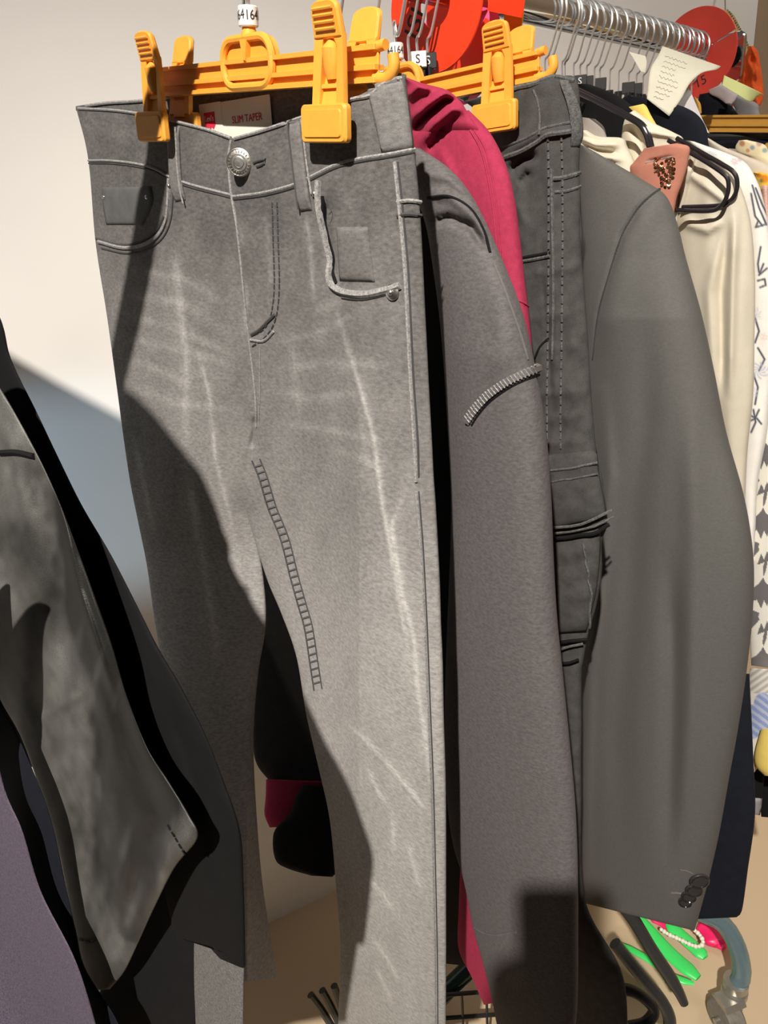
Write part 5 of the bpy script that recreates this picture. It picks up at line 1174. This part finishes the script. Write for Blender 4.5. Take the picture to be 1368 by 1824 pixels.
# ---------------------------------------------------------------- the photographer, whose phone and hands shade the sweatshirt
def skin_mesh(name, pts, edges, mat, parent, grow=0.0, levels=2):
    me = bpy.data.meshes.new(name); me.from_pydata([p[:3] for p in pts], edges, [])
    o = bpy.data.objects.new(name, me); COL.objects.link(o)
    m = o.modifiers.new('skin', 'SKIN'); m.use_smooth_shade = True
    sv = me.skin_vertices[0].data if len(me.skin_vertices) else None
    if sv is None:
        bm = bmesh.new(); bm.from_mesh(me); bm.verts.layers.skin.verify(); bm.to_mesh(me); bm.free(); sv = me.skin_vertices[0].data
    for i, p in enumerate(pts):
        r = p[3]; sv[i].radius = (r[0] + grow, r[1] + grow) if isinstance(r, tuple) else (r + grow, r + grow); sv[i].use_root = (i == 0)
    s2 = o.modifiers.new('sub', 'SUBSURF'); s2.levels = levels; s2.render_levels = levels
    dg = bpy.context.evaluated_depsgraph_get(); m2 = bpy.data.meshes.new_from_object(o.evaluated_get(dg))
    v = [q.co[:] for q in m2.vertices]; f = [tuple(p.vertices) for p in m2.polygons]
    bpy.data.objects.remove(o); bpy.data.meshes.remove(me); bpy.data.meshes.remove(m2)
    return obj(name, v, f, mat, parent)
RT, UP, BK = M[:, 0], M[:, 1], M[:, 2]
def ph(x, u, b): return tuple(C + RT * x + UP * u + BK * b)
person = thing('person', 'person in dark jumper and trousers holding up a phone, standing before the rail', 'person', (0, -0.5, 0))
pt, ed = [], []
def jn(p, r, par=None):
    pt.append((*p, r)); i = len(pt) - 1
    if par is not None: ed.append((par, i))
    return i
pel = jn((0, -.50, .90), (.14, .10)); sp = jn((0, -.50, 1.08), (.125, .09), pel); ch = jn((0, -.48, 1.25), (.15, .10), sp); nk_ = jn((0, -.455, 1.375), .05, ch); hb_ = jn((0, -.44, 1.44), .058, nk_); hd_ = jn((0, -.425, 1.53), (.074, .088), hb_); ht = jn((0, -.43, 1.60), (.055, .065), hd_)
fing = []
for sgn in (-1, 1):
    sh_ = jn((sgn * .165, -.475, 1.31), .052, ch); el = jn((sgn * .235, -.36, 1.06), .04, sh_)
    ex = -0.062 - 0.020 if sgn < 0 else 0.012 + 0.020
    inn = 1 if sgn < 0 else -1
    wr = jn(ph(ex - inn * .012, -.150, .055), .025, el); pa = jn(ph(ex - inn * .002, -.098, .020), (.030, .016), wr)
    for k in range(4):
        u = -.060 - .0185 * k; L_ = (1.0, 1.08, 1.0, .82)[k]
        a1 = jn(ph(ex + inn * .004, u, .000), .0085, pa); a2 = jn(ph(ex + inn * .004 + inn * .020 * L_, u + .003, -.0085), .0078, a1); jn(ph(ex + inn * .004 + inn * .040 * L_, u + .006, -.0075), .0068, a2)
    t1 = jn(ph(ex + inn * .006, -.075, .026), .0105, pa); t2 = jn(ph(ex + inn * .026, -.052, .026), .0095, t1); jn(ph(ex + inn * .044, -.036, .023), .0080, t2)
for sgn in (-1, 1):
    hp_ = jn((sgn * .09, -.50, .84), .085, pel); kn = jn((sgn * .10, -.485, .47), .056, hp_); an = jn((sgn * .10, -.51, .09), .036, kn); jn((sgn * .115, -.38, .045), .032, an)
skin_mesh('body', pt, ed, MAT['skin'], person)
skin_mesh('jumper', [(0, -.50, .86, (.155, .112)), (0, -.50, 1.08, (.138, .102)), (0, -.48, 1.25, (.162, .112)), (0, -.465, 1.345, (.07, .065))] + [q for sg in (-1, 1) for q in ((sg * .165, -.475, 1.31, .064), (sg * .235, -.36, 1.06, .054), (*ph((-.082 if sg < 0 else .032) + sg * .012, -.158, .062), .034))],
          [(0, 1), (1, 2), (2, 3), (2, 4), (4, 5), (5, 6), (2, 7), (7, 8), (8, 9)], MAT['jumper_shaded_sweat'], person)
skin_mesh('trousers', [(0, -.50, .90, (.145, .105)), (-.09, -.50, .84, .095), (-.10, -.485, .47, .070), (-.10, -.51, .10, .060), (.09, -.50, .84, .095), (.10, -.485, .47, .070), (.10, -.51, .10, .060)], [(0, 1), (1, 2), (2, 3), (0, 4), (4, 5), (5, 6)], MAT['navy'], person)
for sg in (-1, 1): skin_mesh('shoe', [(sg * .10, -.53, .045, (.042, .045)), (sg * .107, -.45, .042, (.045, .040)), (sg * .116, -.35, .034, (.042, .030))], [(0, 1), (1, 2)], MAT['black_plastic'], person)
mb = MB(); sphere(mb, (0, -.45, 1.58), .1, 14, (.88, 1.0, .95)); tube(mb, [(0, -.50, 1.56), (0, -.53, 1.45), (0, -.52, 1.36)], [.07, .06, .03], 12); mb.build('hair', MAT['deep_black'], person)
for sg in (-1, 1):
    mb = MB(); sphere(mb, (sg * .03, -.349, 1.535), .012, 8, (1.2, .6, .8)); mb.build('eye', MAT['white_plastic'], person)
    mb = MB(); sphere(mb, (sg * .082, -.43, 1.525), .022, 8, (.4, .7, 1.2)); mb.build('ear', MAT['skin'], person)
mb = MB(); tube(mb, [(0, -.345, 1.545), (0, -.328, 1.515), (0, -.338, 1.505)], [.006, .012, .008], 8); mb.build('nose', MAT['skin'], person)
mb = MB(); tube(mb, [(-.022, -.352, 1.478), (0, -.346, 1.476), (.022, -.352, 1.478)], .005, 8, flat=.6); mb.build('mouth', MAT['pink_cloth'], person)
phn = thing('phone', 'dark phone held upright in both hands of the person before the rail', 'phone', ph(-.025, -.06, .008))
mb = MB(); rprism(mb, frame(C, RT, BK, UP), rrect(-.062, .012, -.132, .013, .010, 5), .0045, .0125, .0015); mb.build('case', MAT['black_plastic'], phn)
mb = MB(); rprism(mb, frame(C, RT, BK, UP), rrect(-.058, .008, -.127, .008, .007, 5), .0122, .0132, .0003); mb.build('screen', MAT['dark_glass'], phn)
